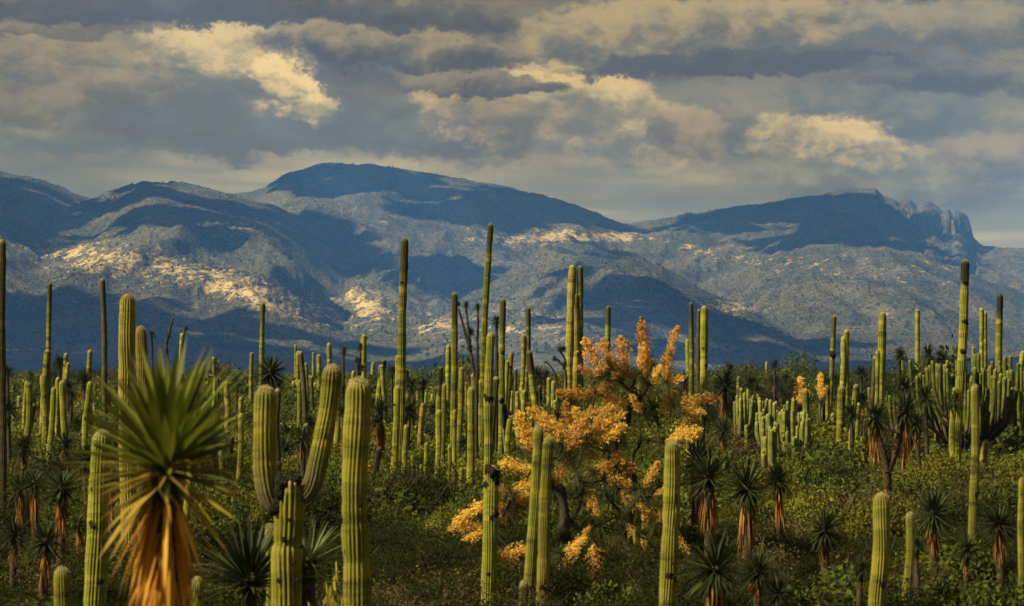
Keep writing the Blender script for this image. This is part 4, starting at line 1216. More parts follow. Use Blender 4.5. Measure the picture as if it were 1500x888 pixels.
yucca(1140, 870, 26, 'yucca rosette low in the dim scrub', d=38)
yucca(88, 716, 29, 'largest dark yucca of the left row, thick brown trunk', yb=836, skirt=95)
yucca(28, 716, 21, 'left row yucca with dull red skirt beside the dark tall cactus', yb=816, skirt=60)
yucca(55, 708, 21, 'yucca between the red-skirted one and the largest of its row', yb=822, skirt=80)
yucca(62, 794, 27, 'lower yucca with tan skirt under the left row', yb=880, skirt=75)
yucca(18, 786, 22, 'lowest small yucca under the left row', yb=860, skirt=40)
yucca(90, 652, 18, 'yucca with pale lower leaves at the foot of the slim leaning cactus', yb=716, skirt=30)
yucca(126, 672, 20, 'brown-skirted yucca behind the blurred leaf tips', yb=770, skirt=85)
yucca(118, 770, 18, 'brown skirted yucca beside the broad leaning cactus', yb=830, skirt=60)
yucca(165, 705, 18, 'yucca wedged between the leaning cactus and the thick yellow one', yb=800, skirt=70)
yucca(389, 546, 27, 'big round dark yucca head in front of the tall thin cactus', yb=700, skirt=40)
yucca(421, 634, 16, 'small yucca seen between the fork arms, upper of three', yb=690, skirt=40)
yucca(455, 622, 15, 'small yucca by the right fork arm', yb=690, skirt=50)
yucca(440, 664, 14, 'small pale yucca lowest between the fork arms', yb=700, skirt=25, pale=True)
yucca(419, 655, 16, 'yucca with reddish trunk just inside the left fork arm', yb=704, skirt=42)
yucca(560, 606, 22, 'ragged yucca with red-brown trunk right of the big ribbed cactus', yb=702, skirt=75)
yucca(596, 601, 20, 'dark round yucca on a black trunk in front of the very tall banded cactus', yb=692)
yucca(503, 605, 18, 'dark shaggy yucca behind the right fork arm', yb=715, skirt=110)
yucca(835, 597, 18, 'dark yucca rosette against the flowering tree, left of its crown', yb=690, skirt=30)
yucca(791, 552, 15, 'background yucca left of the close tall pair', yb=630, skirt=25)
yucca(747, 560, 13, 'background yucca with red skirt behind the cactus cluster', yb=625, skirt=35)
yucca(1003, 560, 12, 'background yucca beside the orange crown, right side', yb=630, skirt=20)
gY = 'far yuccas along the skyline scrub'
for (a, b, c_, pl) in [(1096, 560, 13, 1), (1135, 558, 13, 1), (1310, 520, 13, 0), (1112, 572, 10, 0), (575, 543, 10, 0), (618, 566, 12, 0), (85, 530, 12, 0), (478, 548, 10, 0),
                       (1380, 526, 15, 0), (1362, 520, 13, 0), (1263, 545, 11, 0), (1165, 566, 11, 0), (1133, 536, 9, 0), (320, 545, 9, 0), (110, 620, 12, 0), (12, 545, 12, 0), (1060, 540, 11, 0), (345, 560, 8, 0)]:
    yucca(a, b, c_, 'small dark far yucca head against the scrub horizon', d=rf.uniform(110, 150), skirt=14 if pl else 0, group=gY)


for k in range(95):
    a = rf.uniform(-10, 1510); dd = rf.uniform(75, 210); hh = rf.uniform(1.6, 4.4)
    sk_ = rf.choice((0, .7, 1.1))
    lb_ = {0: 'bare-trunked', .7: 'short-skirted', 1.1: 'long-skirted'}[sk_] + (' low' if hh < 2.3 else ' mid-height' if hh < 3.3 else ' tall') + ' dark yucca in the middle-distance scrub'
    lb_ += ' before the ' + ('left hills' if a < 380 else 'main mountain dome' if a < 900 else 'right mountain')
    yucca(a, YH + (HC - hh) / dd * F, .42 * F / dd, lb_, d=dd, skirt=sk_ * F / dd, group='yuccas scattered through the middle distance')


def stalk_yucca(label, d, stems, heads, thick, name='branched_yucca', cat='yucca', skirt=True):
    """branching yucca or dead bush: stems are pixel polylines, heads (px, py, r, pale)"""
    b = stems[0][0]
    p0 = P(b[0], b[1], d); gz = float(ground_z(p0.x, d)) - .05
    loc = Vector((p0.x, d, gz))
    root = thing(name, loc, label, cat)
    for k, st in enumerate(stems):
        pts = [np.array(P(a, c_, d) - loc) for a, c_ in st]
        if k == 0: pts = [np.array([pts[0][0], pts[0][1], 0])] + pts
        for i in range(1, len(pts)): pts[i] = pts[i] + np.array([0, rf.uniform(-.1, .1), 0])
        n = 12; r0 = thick * d / F / 2 * (1 if k == 0 else .8)
        v, q, t = tube(smooth_path(pts, n), np.linspace(r0, r0 * (.75 if k == 0 else .6), n), 8)
        nz = fbm(v[:, 2] * 8, v[:, 0] * 8 + v[:, 1] * 5, 3, 7)[:, None] - .5
        v = v + nz * r0 * np.array([.5, .5, 0])
        obj('trunk' if k == 0 else 'branch', Geo().add(v, q, t).mesh('branch', M_YTRUNK if thick > 10 else M_BARK), root)
    for i, (a, c_, r, sk) in enumerate(heads):
        z = P(a, c_, d) - loc; Rr = r * d / F
        o = obj('leaves', UNIT_HEAD[i % 4], root, z, 'stuff'); o.scale = (Rr,) * 3; o.rotation_euler = (0, 0, i * 1.3)
        hk = obj('heart', UNIT_CORE, root, z); hk.scale = (Rr,) * 3
        if sk:
            o = obj('dead_leaf_skirt', UNIT_SKIRT[i % 4], root, z, 'stuff'); s_ = sk * d / F / 1.9; o.scale = (Rr * .9, Rr * .9, s_)
    TAKEN.append((loc.x, d, .2))


stalk_yucca('twin-headed yucca tree, two black leaf heads on one shaggy forked trunk', 62, [[(1303, 790), (1302, 720), (1300, 690)], [(1300, 690), (1292, 660), (1281, 618)], [(1301, 690), (1312, 660), (1325, 608)]],
            [(1281, 612, 29, 70), (1326, 602, 30, 78), (1300, 676, 6, 60), (1301, 712, 5, 60)], 15, 'twin_headed_yucca')
stalk_yucca('thin dark branched yucca with small tufts beside the tall dark-sided cactus', 92, [[(698, 600), (697, 560), (689, 515)], [(689, 515), (682, 490), (672, 452)], [(688, 508), (686, 480), (683, 452)], [(699, 590), (699, 520), (700, 480), (700, 452)]],
            [(671, 446, 6, 0), (683, 447, 7, 14), (700, 450, 7, 13), (690, 488, 9, 0), (689, 510, 6, 0)], 6)
stalk_yucca('single tufted dark yucca stalk between the tallest cactus and its neighbour', 95, [[(727, 640), (728, 560), (727, 474)]], [(727, 470, 10, 0)], 6)
stalk_yucca('crooked little tree with tufted twigs left of the close tall pair', 120, [[(829, 620), (829, 550), (826, 540)], [(826, 540), (828, 528), (820, 514)], [(826, 536), (816, 527), (812, 524)], [(820, 514), (826, 508)]],
            [(820, 512, 6, 0), (826, 512, 6, 0), (812, 526, 5, 0), (827, 536, 6, 0)], 5)
stalk_yucca('bare dark branch curving out of the scrub near the short cactus cluster', 118, [[(818, 610), (816, 560), (812, 546)], [(812, 546), (806, 536), (800, 530)], [(800, 530), (797, 532)]], [], 4, 'dead_branch', 'branch')
stalk_yucca('thin dead stalks with small tufts above the blurred yucca', 88, [[(248, 640), (246, 540), (243, 505)], [(243, 505), (248, 488), (254, 466)], [(226, 640), (224, 560), (223, 520), (222, 492)], [(264, 560), (268, 500), (272, 480)]],
            [(222, 490, 7, 0), (247, 492, 5, 0), (273, 482, 5, 0)], 6)
stalk_yucca('small tufted yucca on a black stalk above the right fork arm', 150, [[(503, 600), (503, 545), (503, 518)]], [(504, 514, 8, 12)], 5)
stalk_yucca('tufted yucca pair left of the cactus behind the big ribbed one', 140, [[(527, 600), (527, 545), (528, 512)], [(527, 560), (524, 545), (523, 530)]], [(528, 508, 7, 12), (523, 528, 6, 10), (530, 540, 8, 0)], 5)
stalk_yucca('thin mast-like dead flower stalk on the green rise', 170, [[(637, 600), (637, 560), (637, 536)], [(637, 545), (641, 541), (644, 540)]], [(637, 535, 4, 0)], 2, 'dead_stalk', 'stalk')


# ------------------------------------------------------------------ flowering trees with orange plumes
def plume_mesh(seed, mat):
    """branched flower plume along +Z, unit length: side sprays set with many tiny florets"""
    rs = np.random.RandomState(seed); g = Geo()
    v, q, t = tube(smooth_path([(0, 0, 0), (.03, .02, .5), (0, .05, .95)], 6), np.linspace(.014, .004, 6), 4)
    g.add(v, q, t, rnd=np.full(len(v), .2), along=np.zeros(len(v)))
    B, Dv = [], []
    for k in range(70):
        s = .04 + .94 * (k / 70) ** .9; a = k * 2.39996 + rs.rand() * .4
        ln = .40 * (math.sin(math.pi * min(1, .18 + .80 * s)) ** .8) * rs.uniform(.6, 1.15)
        el_ = rs.uniform(.25, .9)
        dv = np.array([math.cos(a) * math.cos(el_), math.sin(a) * math.cos(el_), math.sin(el_)])
        m = 24
        tt = rs.rand(m)[:, None] * .95 + .05
        b = np.array([0, 0, s]) + dv * ln * tt + rs.normal(size=(m, 3)) * .022
        B.append(b); Dv.append(rs.normal(size=(m, 3)) + dv * .8)
    B = np.concatenate(B); Dv = np.concatenate(Dv); n = len(B)
    Dv /= np.linalg.norm(Dv, axis=1)[:, None]
    side = np.cross(Dv, rs.normal(size=(n, 3))); side /= np.linalg.norm(side, axis=1)[:, None]
    l = rs.uniform(.045, .095, (n, 1)); w = rs.uniform(.009, .018, (n, 1))
    v = np.stack([B - Dv * l * .5, B + side * w, B + Dv * l * .5, B - side * w], 1).reshape(-1, 3)
    g.add(v, np.arange(n * 4).reshape(-1, 4), None, rnd=np.repeat(rs.rand(n), 4), along=np.zeros(n * 4))
    return g.mesh('flower_plume', mat, smooth=False)


PLUMES = [plume_mesh(300 + k, M_PLUME if k < 4 else M_PLUME_P) for k in range(6)]
SOT = [rosette_mesh(130, 1.0, 0.016, -0.45, 320 + k, M_SOTOL, 4, 0.45, .05) for k in range(4)]


def flowering_tree(label, d, base_px, trunk_px, plumes, tufts, seed, r_trunk, name='flowering_tree', spread=1.3):
    rr = random.Random(seed)
    b0 = P(base_px[0], base_px[1], d); gz = float(ground_z(b0.x, d)) - .1
    loc = Vector((b0.x, d, gz))
    root = thing(name, loc, label, 'tree')
    nodes = [np.zeros(3)]; par = [-1]
    for (a, c_) in trunk_px:
        nodes.append(np.array(P(a, c_, d) - loc)); par.append(len(nodes) - 2)
    ends = []
    tg = []
    for (a, c_, ln, ang, wd) in plumes:
        dd = rr.uniform(-spread, spread * .25) if c_ < 640 else rr.uniform(-spread * 1.25, -spread * .5)
        tip_dir = np.array([math.cos(R(ang)), rr.uniform(-.5, .25), math.sin(R(ang))]); tip_dir /= np.linalg.norm(tip_dir)
        cpos = np.array(P(a, c_, d + dd) - loc); L = ln * d / F
        tg.append((cpos - tip_dir * L * .55, tip_dir, L, wd, True))
    for (a, c_, r) in tufts:
        dd = rr.uniform(-spread * .4, spread * 1.1)
        cpos = np.array(P(a, c_, d + dd) - loc)
        tg.append((cpos, np.array([0, 0, 1.0]), r * d / F, 0, False))
    anchor = nodes[len(nodes) // 2]
    tg.sort(key=lambda t_: np.linalg.norm(t_[0] - anchor))
    for t_ in tg:
        p = t_[0]
        best, bi = 1e9, 0
        for i in range(1, len(nodes)):
            dv = p - nodes[i]; c_ = np.linalg.norm(dv) + max(0, -dv[2]) * 1.2
            if c_ < best: best, bi = c_, i
        q0 = nodes[bi]; L_ = np.linalg.norm(p - q0)
        m = max(2, int(L_ / .28)); prev = bi
        for k in range(1, m + 1):
            s = k / m
            bow = math.sin(s * math.pi) * L_ * .06
            q = q0 + (p - q0) * s + np.array([0, 0, -bow]) + np.array([rr.uniform(-1, 1), rr.uniform(-1, 1), rr.uniform(-1, 1)]) * .03 * (s < 1)
            nodes.append(q); par.append(prev); prev = len(nodes) - 1
        ends.append((prev, t_))
    cnt = [0] * len(nodes)
    for e, _ in ends:
        i = e
        while i >= 0: cnt[i] += 1; i = par[i]
    tot = max(cnt)
    rad = [max(.011, r_trunk * (c_ / tot) ** .62) for c_ in cnt]
    # split into limbs: follow the heaviest child
    kids = {}
    for i, p in enumerate(par): kids.setdefault(p, []).append(i)
    g_tr, done = Geo(), set()
    stack = [(0, -1)]; first = True
    while stack:
        s, pp = stack.pop(); chain = ([pp] if pp >= 0 else []) + [s]; c = s
        while c in kids:
            ks = sorted(kids[c], key=lambda i: -cnt[i])
            for o_ in ks[1:]: stack.append((o_, c))
            c = ks[0]; chain.append(c)
        if len(chain) < 2: continue
        pth = smooth_path([nodes[i] for i in chain], len(chain) * 2)
        rv = np.interp(np.linspace(0, len(chain) - 1, len(chain) * 2), range(len(chain)), [min(rad[i], rad[chain[1]]) if k == 0 and pp >= 0 else rad[i] for k, i in enumerate(chain)])
        if first:
            rv = rv * (1 + 0.9 * np.exp(-(pth[:, 2] / .55) ** 2))
        v, q, t = tube(pth, rv, 10 if first else 6)
        if first:
            nz = fbm(v[:, 2] * 5, v[:, 0] * 7 + v[:, 1] * 4, 3, 9)[:, None] - .5
            v = v + nz * r_trunk * np.array([.6, .6, 0])
        obj('trunk' if first else 'branch', Geo().add(v, q, t).mesh('branch', M_BARK), root)
        first = False
    for i, (e, t_) in enumerate(ends):
        p, dv, L, wd, isp = t_
        if isp:
            o = obj('flower_plume', PLUMES[(4 + i % 2) if p[2] > 4.6 or rr.random() < .15 else i % 4], root)
            o.rotation_mode = 'QUATERNION'
            o.rotation_quaternion = Vector(dv).to_track_quat('Z', 'Y') @ Matrix.Rotation(rr.uniform(0, 6.28), 3, 'Z').to_quaternion()
            L *= 1.25; o.location = p; k_ = (.74 if p[2] > 3.2 else .98) * rr.uniform(.8, 1.1); o.scale = (L * wd * k_, L * wd * k_, L * (1 if p[2] > 3.2 else 1.12))
        o = obj('leaf_tuft', SOT[i % 4], root, p - (dv * .05 if isp else 0), 'stuff')
        s_ = (rr.uniform(.28, .42)) if isp else L
        o.scale = (s_,) * 3; o.rotation_euler = (rr.uniform(-.4, .4), rr.uniform(-.4, .4), rr.uniform(0, 6.28))
    TAKEN.append((loc.x, d, .4))


PL_MAIN = [(873, 527, 48, 120, 1.0), (913, 522, 42, 100, 1.1), (940, 526, 34, 80, 1.1), (943, 502, 44, 97, .9), (983, 508, 46, 74, .75), (978, 538, 38, 85, 1.0), (916, 545, 34, 150, 1.0),
           (880, 568, 44, 25, 1.0), (846, 577, 48, 178, .8), (974, 560, 44, 15, .9), (902, 587, 42, 160, .9), (934, 595, 28, 120, 1.0), (976, 595, 40, 55, .9), (1016, 587, 52, 5, .85),
           (871, 606, 48, 15, .8), (891, 615, 38, 20, 1.0), (887, 641, 40, 30, .8), (1003, 623, 44, 60, .8), (994, 641, 42, 20, .9), (907, 672, 36, -40, .9), (886, 684, 36, 20, .9),
           (869, 692, 34, 25, .9), (893, 700, 40, -20, .9), (923, 733, 42, -45, .65), (951, 700, 32, 60, .7), (966, 722, 22, 30, .9), (951, 766, 32, 40, .7), (928, 780, 36, -50, .6), (970, 757, 26, 60, .7),
           (860, 726, 36, -60, .8), (996, 793, 34, -60, .7), (959, 791, 26, -30, .7), (933, 857, 38, -55, .6), (900, 540, 34, 110, 1.0), (960, 550, 26, 60, .9), (925, 575, 24, 140, .9), (1010, 600, 34, -10, .8),
           (890, 520, 36, 110, .9), (865, 545, 30, 160, .9), (947, 540, 30, 80, .9)]
PL_LEFT = [(803, 616, 52, 150, .8), (828, 638, 56, 145, .8), (855, 624, 46, 120, .9), (862, 645, 48, 40, .8), (771, 640, 46, 110, .8), (832, 612, 36, 100, .9), (848, 662, 36, -10, .8), (765, 685, 40, 170, .7),
           (819, 696, 36, 60, .9), (742, 721, 38, 175, .8), (769, 712, 38, 20, .8), (746, 752, 46, 40, .8), (697, 745, 46, 215, .75), (692, 772, 40, 185, .75), (704, 782, 30, 200, .8), (746, 811, 40, 10, .9),
           (740, 826, 34, -10, .8), (703, 836, 30, 225, .8), (703, 858, 34, 250, .7), (848, 798, 36, 60, .7), (826, 830, 40, 50, .75), (871, 817, 44, -85, .8), (812, 857, 30, -70, 1.0), (836, 802, 30, 30, .7),
           (784, 655, 40, 120, .9), (800, 640, 40, 160, .9), (840, 645, 40, 60, .8), (728, 742, 32, 190, .8), (760, 735, 30, 30, .8), (870, 628, 34, 60, .8)]
rt = random.Random(3)
TF_MAIN = [(rt.gauss(935, 52), rt.uniform(545, 810), rt.uniform(20, 28)) for _ in range(50)] + [(920, 505, 18), (955, 535, 24), (966, 575, 26)]
TF_LEFT = [(rt.gauss(825, 48), rt.uniform(650, 860), rt.uniform(20, 28)) for _ in range(40)]
flowering_tree('large many-branched tree covered in orange flower plumes, dark forking trunk', 56, (925, 850), [(925, 790), (925, 740), (925, 695), (928, 665)], PL_MAIN, TF_MAIN, 21, .20)
flowering_tree('lower flowering tree with drooping orange plumes behind the touching cactus pair', 51, (828, 870), [(828, 800), (826, 755), (822, 715)], PL_LEFT, TF_LEFT, 22, .15)
flowering_tree('small yellow-flowered plant behind the leaning cactus, two upright plumes', 84, (562, 760), [(560, 740), (558, 728)], [(541, 716, 40, 95, .6), (573, 742, 42, 110, .6), (617, 788, 30, 90, .5)], [(556, 735, 10)], 23, .04, 'flowering_plant', .3)
for (a, b, c_) in [(1202, 568, 'burl stand'), (1172, 578, 'stout dark cactus')]:
    flowering_tree('far orange plume tree near the ' + c_, 120, (a, 640), [(a, 600), (a, 590)], [(a, b, 30, 90, .9), (a + 4, b + 10, 22, 60, .9)], [(a, b + 16, 12)], 24, .05, 'flowering_plant', .3)


# ------------------------------------------------------------------ shrubs
def shrub_geo(seed, n, leaf, mat, clumps, flat=.75, rag=.25, shell=.55):
    """crown of radius ~1 resting on z=0: leaf-sized faces set through several clumps"""
    rs = np.random.RandomState(seed); g = Geo()
    C, Rc = [], []
    for k in range(clumps):
        a = rs.rand() * 6.283; r_ = rs.rand() ** .6 * .68
        C.append((math.cos(a) * r_, math.sin(a) * r_, .28 + rs.rand() * .6 * flat * (1.15 - r_))); Rc.append(rs.uniform(.24, .46))
    C, Rc = np.array(C), np.array(Rc)
    ci = rs.choice(clumps, n, p=Rc ** 2 / np.sum(Rc ** 2))
    dv = rs.normal(size=(n, 3)); dv /= np.linalg.norm(dv, axis=1)[:, None]
    rad = (shell + (1 - shell) * rs.rand(n) ** .5) * (1 + rag * rs.normal(size=n) * .5)
    p = C[ci] + dv * (Rc[ci] * rad)[:, None] * np.array([1, 1, .85])
    p[:, 2] = np.abs(p[:, 2])
    nor = dv + rs.normal(size=(n, 3)) * .9; nor /= np.linalg.norm(nor, axis=1)[:, None]
    a = np.cross(nor, rs.normal(size=(n, 3))); a /= np.linalg.norm(a, axis=1)[:, None]; b = np.cross(nor, a)
    l = leaf * rs.uniform(.6, 1.3, (n, 1)); w = l * rs.uniform(.35, .6, (n, 1))
    v = np.stack([p - a * l, p + b * w, p + a * l, p - b * w], 1).reshape(-1, 3)
    g.add(v, np.arange(n * 4).reshape(-1, 4), None, rnd=np.repeat(rs.rand(n), 4), along=np.zeros(n * 4))
    fol = g.mesh('foliage', mat, smooth=False)
    s = Geo()
    for k in range(clumps):
        st = smooth_path([(C[k][0] * .1, C[k][1] * .1, -.05), C[k] * np.array([.5, .5, .6]), C[k]], 6)
        v, q, t = tube(st, np.linspace(.028, .008, 6), 5); s.add(v, q, t)
        for j in range(4):
            e = C[k] + rs.normal(size=3) * Rc[k] * .55; e[2] = abs(e[2])
            v, q, t = tube(smooth_path([st[3], (st[3] + e) / 2 + rs.normal(size=3) * .03, e], 4), np.linspace(.010, .004, 4), 3); s.add(v, q, t)
    return fol, s.mesh('stems', M_TWIG)


M_BUSH_P = mat_leaf('bush_leaf_pale_round', (0.20, 0.20, 0.02), (0.42, 0.38, 0.06), 0.25, 0.5, 0.2)
KINDS = []     # (foliage, stems, name, label-ish)
for k in range(3): KINDS.append(shrub_geo(400 + k, 5200, .034, M_BUSH_Y, 11) + ('leafy_shrub', 'Y'))
for k in range(3): KINDS.append(shrub_geo(410 + k, 5200, .032, M_BUSH_G, 11) + ('leafy_shrub', 'G'))
for k in range(4): KINDS.append(shrub_geo(420 + k, 8000, .021, M_BUSH_D, 16, .8, .7, .3) + ('thorn_shrub', 'D'))
for k in range(2): KINDS.append(shrub_geo(430 + k, 2200, .030, M_BUSH_B, 10, .7, .6, .3) + ('dry_shrub', 'B'))
KINDS.append(shrub_geo(440, 420, .075, M_BUSH_P, 9, .9, .5, .6) + ('round_leaved_shrub', 'P'))
for k in range(2): KINDS.append(shrub_geo(450 + k, 1900, .060, M_BUSH_G, 12, .9, .5, .5) + ('leafy_shrub', 'G'))
for k in range(2): KINDS.append(shrub_geo(460 + k, 700, .030, M_BUSH_B, 16, 1.0, .8, .2) + ('dry_shrub', 'B'))
rg = random.Random(99)
pop = []


def clear_of(x, y, r):
    return all((x - a) ** 2 + (y - b) ** 2 > (c_ + r * .35) ** 2 for a, b, c_ in TAKEN if abs(y - b) < 3)


def fill(d0, d1, n, hmin, hmax, wts, rat=(1.0, 1.5)):
    k = 0
    while k < n:
        d = math.sqrt(rg.uniform(d0 * d0, d1 * d1)); u = rg.uniform(-.245, .245); x = u * d
        h = hmin + (hmax - hmin) * rg.random() ** 1.7; r = h * rg.uniform(*rat) * .72
        k += 1
        if d < 110 and not clear_of(x, d, r * .6): continue
        px = u * F + CX
        nz_ = float(fbm(np.array(x / 9.0), np.array(d / 14.0), 3, 71))
        wt = list(wts(px, d)); wt[0] *= max(.05, 1 + (nz_ - .5) * (6 if d > 60 else 1)); wt[2] *= max(.05, 1 - (nz_ - .5) * 6)
        kind = rg.choices('YGDB', wt)[0]
        pop.append((h / d, x, d, h, r, kind))


near_w = lambda px, d: (.10 if px < 700 else .02, .35, 8, .7)
mid_w = lambda px, d: (1.3 if px < 1150 else .7, 2.2, 4.5, .8) if d < 80 else (2.4, 2.4, 3.0, .8)
far_w = lambda px, d: (4, 2.5, 2.4, .9)
fill(27, 42, 190, .45, .75, near_w, (1.1, 1.7))
fill(40, 62, 330, .75, 1.30, near_w, (1.0, 1.6))
fill(60, 100, 800, .6, 2.2, mid_w, (1.0, 1.5))
fill(100, 180, 2000, .8, 3.0, far_w, (1.0, 1.5))
fill(180, 420, 4600, 1.2, 4.2, far_w, (1.0, 1.6))
fill(420, 1500, 5200, 2.2, 5.4, far_w, (1.2, 2.2))
fill(170, 700, 420, 3.6, 7.0, lambda px, d: (2, 3, 4, .3), (.7, 1.1))
fill(1500, 3200, 2200, 3.0, 6.0, far_w, (1.8, 3.0))
# a leafy bush under the fresh yucca, and the big bright bushes left of the fork
pop.sort(key=lambda p: -p[0])
LAB = {'Y': 'rounded yellow-green leafy shrub among the cacti', 'G': 'mid-green leafy shrub among the cacti',
       'D': 'fine-leaved dark olive thorn shrub in the undergrowth', 'B': 'dry brownish half-leafless shrub in the undergrowth'}
byk = {c_: [k for k in KINDS if k[3] == c_] for c_ in 'YGDBP'}


MARKS = [('forked cactus', 421, 34), ('big ribbed cactus', 522, 31), ('blurred giant yucca', 243, 18), ('broad leaning cactus', 136, 38), ('stubby round-topped cactus', 88, 34),
         ('thick yellow cactus', 190, 57), ('row of low yuccas', 60, 46), ('touching cactus pair', 785, 44), ('blackened-top mottled cactus', 718, 42), ('clean pale-tipped cactus', 978, 42),
         ('large flowering tree', 925, 56), ('lower flowering tree', 828, 51), ('two tall skirted yuccas', 1066, 46), ('broad low yucca', 1045, 38), ('orange-skirted lone yucca', 1145, 52),
         ('splayed straw yucca', 1207, 46), ('bright round-topped cactus', 1288, 40), ('small dark round-topped cactus', 1331, 43), ('twin-headed yucca', 1302, 62), ('dark low-reaching cactus', 1425, 54),
         ('collared tan yucca', 1467, 45), ('brown-skirted yucca', 1370, 46), ('tall segmented cactus', 1403, 91), ('candelabra cactus', 1418, 97), ('dense cactus stand', 690, 82), ('very tall banded cactus', 587, 88),
         ('burl stand', 1231, 103), ('stout dark cactus', 1180, 115), ('smooth dark column', 1034, 116), ('pale leaning cactus pair', 66, 100), ('large dark rosette', 366, 35.5), ('fresh green rosette', 452, 36),
         ('pale slim cactus', 350, 78), ('brownish cactus behind the fork', 405, 84), ('dim cactus', 1496, 44), ('short cactus cluster', 760, 130)]
MARKS = [(n_, (px - CX) / F * d, d) for n_, px, d in MARKS]
LOOK = {'Y': 'yellow-green leafy shrub', 'G': 'mid-green leafy shrub', 'D': 'dark olive thorn shrub', 'B': 'dry brownish shrub'}


def place_label(x, y, h, r, kind):
    near = sorted(MARKS, key=lambda m_: (m_[1] - x) ** 2 * 2.0 + (m_[2] - y) ** 2)[:2]
    size = ('low ' if h < .62 else 'knee-high ' if h < .9 else 'waist-high ' if h < 1.25 else 'tall ')
    wide = 'spreading ' if r / h > .98 else 'upright ' if r / h < .82 else ''
    tail = LOOK[kind] + ' between ' + near[0][0] + ' and ' + near[1][0]
    return size + wide + tail if len((size + wide + tail).split()) <= 16 else size + tail


def shrub_thing(x, y, h, r, kind, label=None, group=None):
    k = rg.choice(byk[kind])
    label = label or place_label(x, y, h, r, kind)
    root = thing(k[2], (x, y, float(ground_z(x, y)) - .04), label or LAB[kind], 'shrub', group or {'Y': 'yellow-green shrubs', 'G': 'mid-green shrubs', 'D': 'dark thorn shrubs', 'B': 'dry shrubs', 'P': 'round-leaved shrubs'}[kind] + ' of the undergrowth', rg.uniform(0, 6.28))
    root.scale = (r, r * rg.uniform(.85, 1.15), h)
    obj('foliage', k[0], root, kind='stuff'); obj('stems', k[1], root)
    return root


def px_shrub(px, ytop, d, r_px, kind, label):
    t = P(px, ytop, d); shrub_thing(t.x, d, t.z, r_px * d / F, kind, label, None)


for a, b, dd, rp, kd, lb in [(330, 690, 66, 62, 'Y', 'big bright yellow-green bush between blurred yucca and fork'), (400, 715, 60, 40, 'Y', 'bright bush tucked behind the left fork arm'),
                             (478, 838, 33, 36, 'P', 'pale round-leaved bush under the fresh green yucca'), (585, 770, 58, 50, 'D', 'round dark shrub right of the big ribbed cactus'),
                             (500, 735, 62, 50, 'G', 'green bush between the right fork arm and big ribbed cactus'), (900, 838, 45, 70, 'G', 'green bush at the foot of the flowering tree'),
                             (1100, 660, 88, 48, 'Y', 'bright bush behind the two tall skirted yuccas'), (640, 700, 80, 60, 'G', 'green bush at the foot of the dense cactus stand')]:
    px_shrub(a, b, dd, rp, kd, lb)
NTHING = 285
for (_, x, y, h, r, kind) in pop[:NTHING]:
    shrub_thing(x, y, h, r, kind)


def scatter(name, label, src, items):
    """one mass of undergrowth too dense to count: points carrying instances of one plant"""
    v = np.array([(x, y, float(z)) for (x, y, z, *_r) in items])
    me = bpy.data.meshes.new(name); me.vertices.add(len(v)); me.vertices.foreach_set('co', v.astype(np.float32).ravel())
    at = me.attributes.new('scl', 'FLOAT_VECTOR', 'POINT'); at.data.foreach_set('vector', np.array([i[3] for i in items], np.float32).ravel())
    at = me.attributes.new('rot', 'FLOAT_VECTOR', 'POINT'); at.data.foreach_set('vector', np.array([(0, 0, i[4]) for i in items], np.float32).ravel())
    o = obj(name, me, kind='stuff'); o['label'] = label; o['category'] = 'undergrowth'
    ng = bpy.data.node_groups.new(name, 'GeometryNodeTree')
    ng.interface.new_socket('Geometry', in_out='INPUT', socket_type='NodeSocketGeometry'); ng.interface.new_socket('Geometry', in_out='OUTPUT', socket_type='NodeSocketGeometry')
    gi, go = ng.nodes.new('NodeGroupInput'), ng.nodes.new('NodeGroupOutput')
    ip = ng.nodes.new('GeometryNodeInstanceOnPoints'); oi = ng.nodes.new('GeometryNodeObjectInfo'); oi.inputs['Object'].default_value = src
    oi.inputs['As Instance'].default_value = False
    a = ng.nodes.new('GeometryNodeInputNamedAttribute'); a.data_type = 'FLOAT_VECTOR'; a.inputs['Name'].default_value = 'scl'
    b = ng.nodes.new('GeometryNodeInputNamedAttribute'); b.data_type = 'FLOAT_VECTOR'; b.inputs['Name'].default_value = 'rot'
    ng.links.new(gi.outputs[0], ip.inputs['Points']); ng.links.new(oi.outputs['Geometry'], ip.inputs['Instance'])
    ng.links.new(b.outputs['Attribute'], ip.inputs['Rotation']); ng.links.new(a.outputs['Attribute'], ip.inputs['Scale'])
    ng.links.new(ip.outputs[0], go.inputs[0])
    m_ = o.modifiers.new('scatter', 'NODES'); m_.node_group = ng
    return o


rest = pop[NTHING:]
SRC = {}
for o_ in list(COL.objects):
    if o_.name.startswith('foliage'): SRC.setdefault(o_.data.name, o_)
GLAB = {'Y': 'mass of yellow-green shrubs covering the plain', 'G': 'mass of mid-green shrubs covering the plain', 'D': 'mass of dark olive shrubs covering the plain', 'B': 'mass of dry brown shrubs covering the plain'}
for kind in 'YGDB':
    ks = [k for k in byk[kind] if k[0].name in SRC]
    its = [p for p in rest if p[5] == kind]
    for j, k in enumerate(ks):
        sub = its[j::len(ks)]
        scatter('far_scrub', GLAB[kind], SRC[k[0].name],
                [(x, y, (float(ground_z(x, y)) if y < 260 else 0) - .05, (r, r, h), rg.uniform(0, 6.28)) for (_, x, y, h, r, _k) in sub])

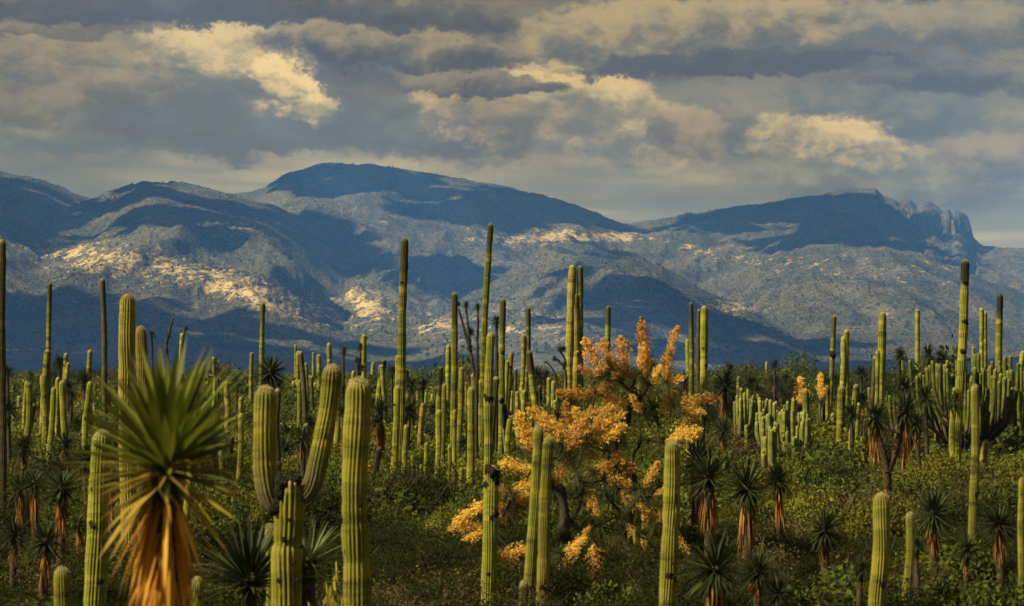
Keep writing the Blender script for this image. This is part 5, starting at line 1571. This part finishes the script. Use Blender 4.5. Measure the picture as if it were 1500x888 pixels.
# grass and low herbs under everything
rs_ = np.random.RandomState(8)
nb_ = 150
dirs = sphere_dirs(nb_, .45, 1.0, rs_)
v, q, a = blades(np.stack([rs_.normal(size=nb_) * .35, rs_.normal(size=nb_) * .35, np.zeros(nb_)], -1), dirs, rs_.uniform(.5, 1.0, nb_), np.full(nb_, .012), rs_.uniform(0, .4, nb_), 2, .2, 8)
gme_ = Geo().add(v, q, None, **a).mesh('grass_tuft', M_GRASS)
b0 = Vector((2.0, 40.0, float(ground_z(2.0, 40.0))))
src_g = obj('grass_tuft', gme_, loc=b0, kind='stuff'); src_g.scale = (.5, .5, .45)
src_g['label'] = 'tuft of dry olive grass on the ground'; src_g['category'] = 'grass'
its = []
for _ in range(9000):
    d = math.sqrt(rg.uniform(25 ** 2, 150 ** 2)); x = rg.uniform(-.245, .245) * d; s = rg.uniform(.35, .7)
    its.append((x, d, float(ground_z(x, d)) - .03, (s, s, s * rg.uniform(.7, 1.1)), rg.uniform(0, 6.28)))
scatter('grass', 'dry olive grass covering the ground between shrubs', src_g, its)


# ------------------------------------------------------------------ haze: the blue air between here and the mountains
def haze():
    zt = float(Z.max()) + 12
    x0, x1, y0, y1, z0 = -9600, 9600, -2900, 13900, -6.0
    v = [(x, y, z) for z in (z0, zt) for y in (y0, y1) for x in (x0, x1)]
    q = [(0, 2, 3, 1), (4, 5, 7, 6), (0, 1, 5, 4), (1, 3, 7, 5), (3, 2, 6, 7), (2, 0, 4, 6)]
    m_ = bpy.data.materials.new('haze_air'); m_.use_nodes = True
    N = Nodes(m_.node_tree)
    pv = N.n('ShaderNodeVolumePrincipled')
    pv.inputs['Color'].default_value = (0.10, 0.34, 1.0, 1); pv.inputs['Density'].default_value = 0.80e-4
    pv.inputs['Absorption Color'].default_value = (1, 1, 1, 1); pv.inputs['Anisotropy'].default_value = 0.0
    out = N.n('ShaderNodeOutputMaterial'); N.t.links.new(pv.outputs[0], out.inputs['Volume'])
    o = obj('haze', make_mesh('haze', np.array(v, float), np.array(q), smooth=False, mats=(m_,)), kind='stuff')
    o['label'] = 'thin blue haze filling the air over the plain'; o['category'] = 'haze'


haze()
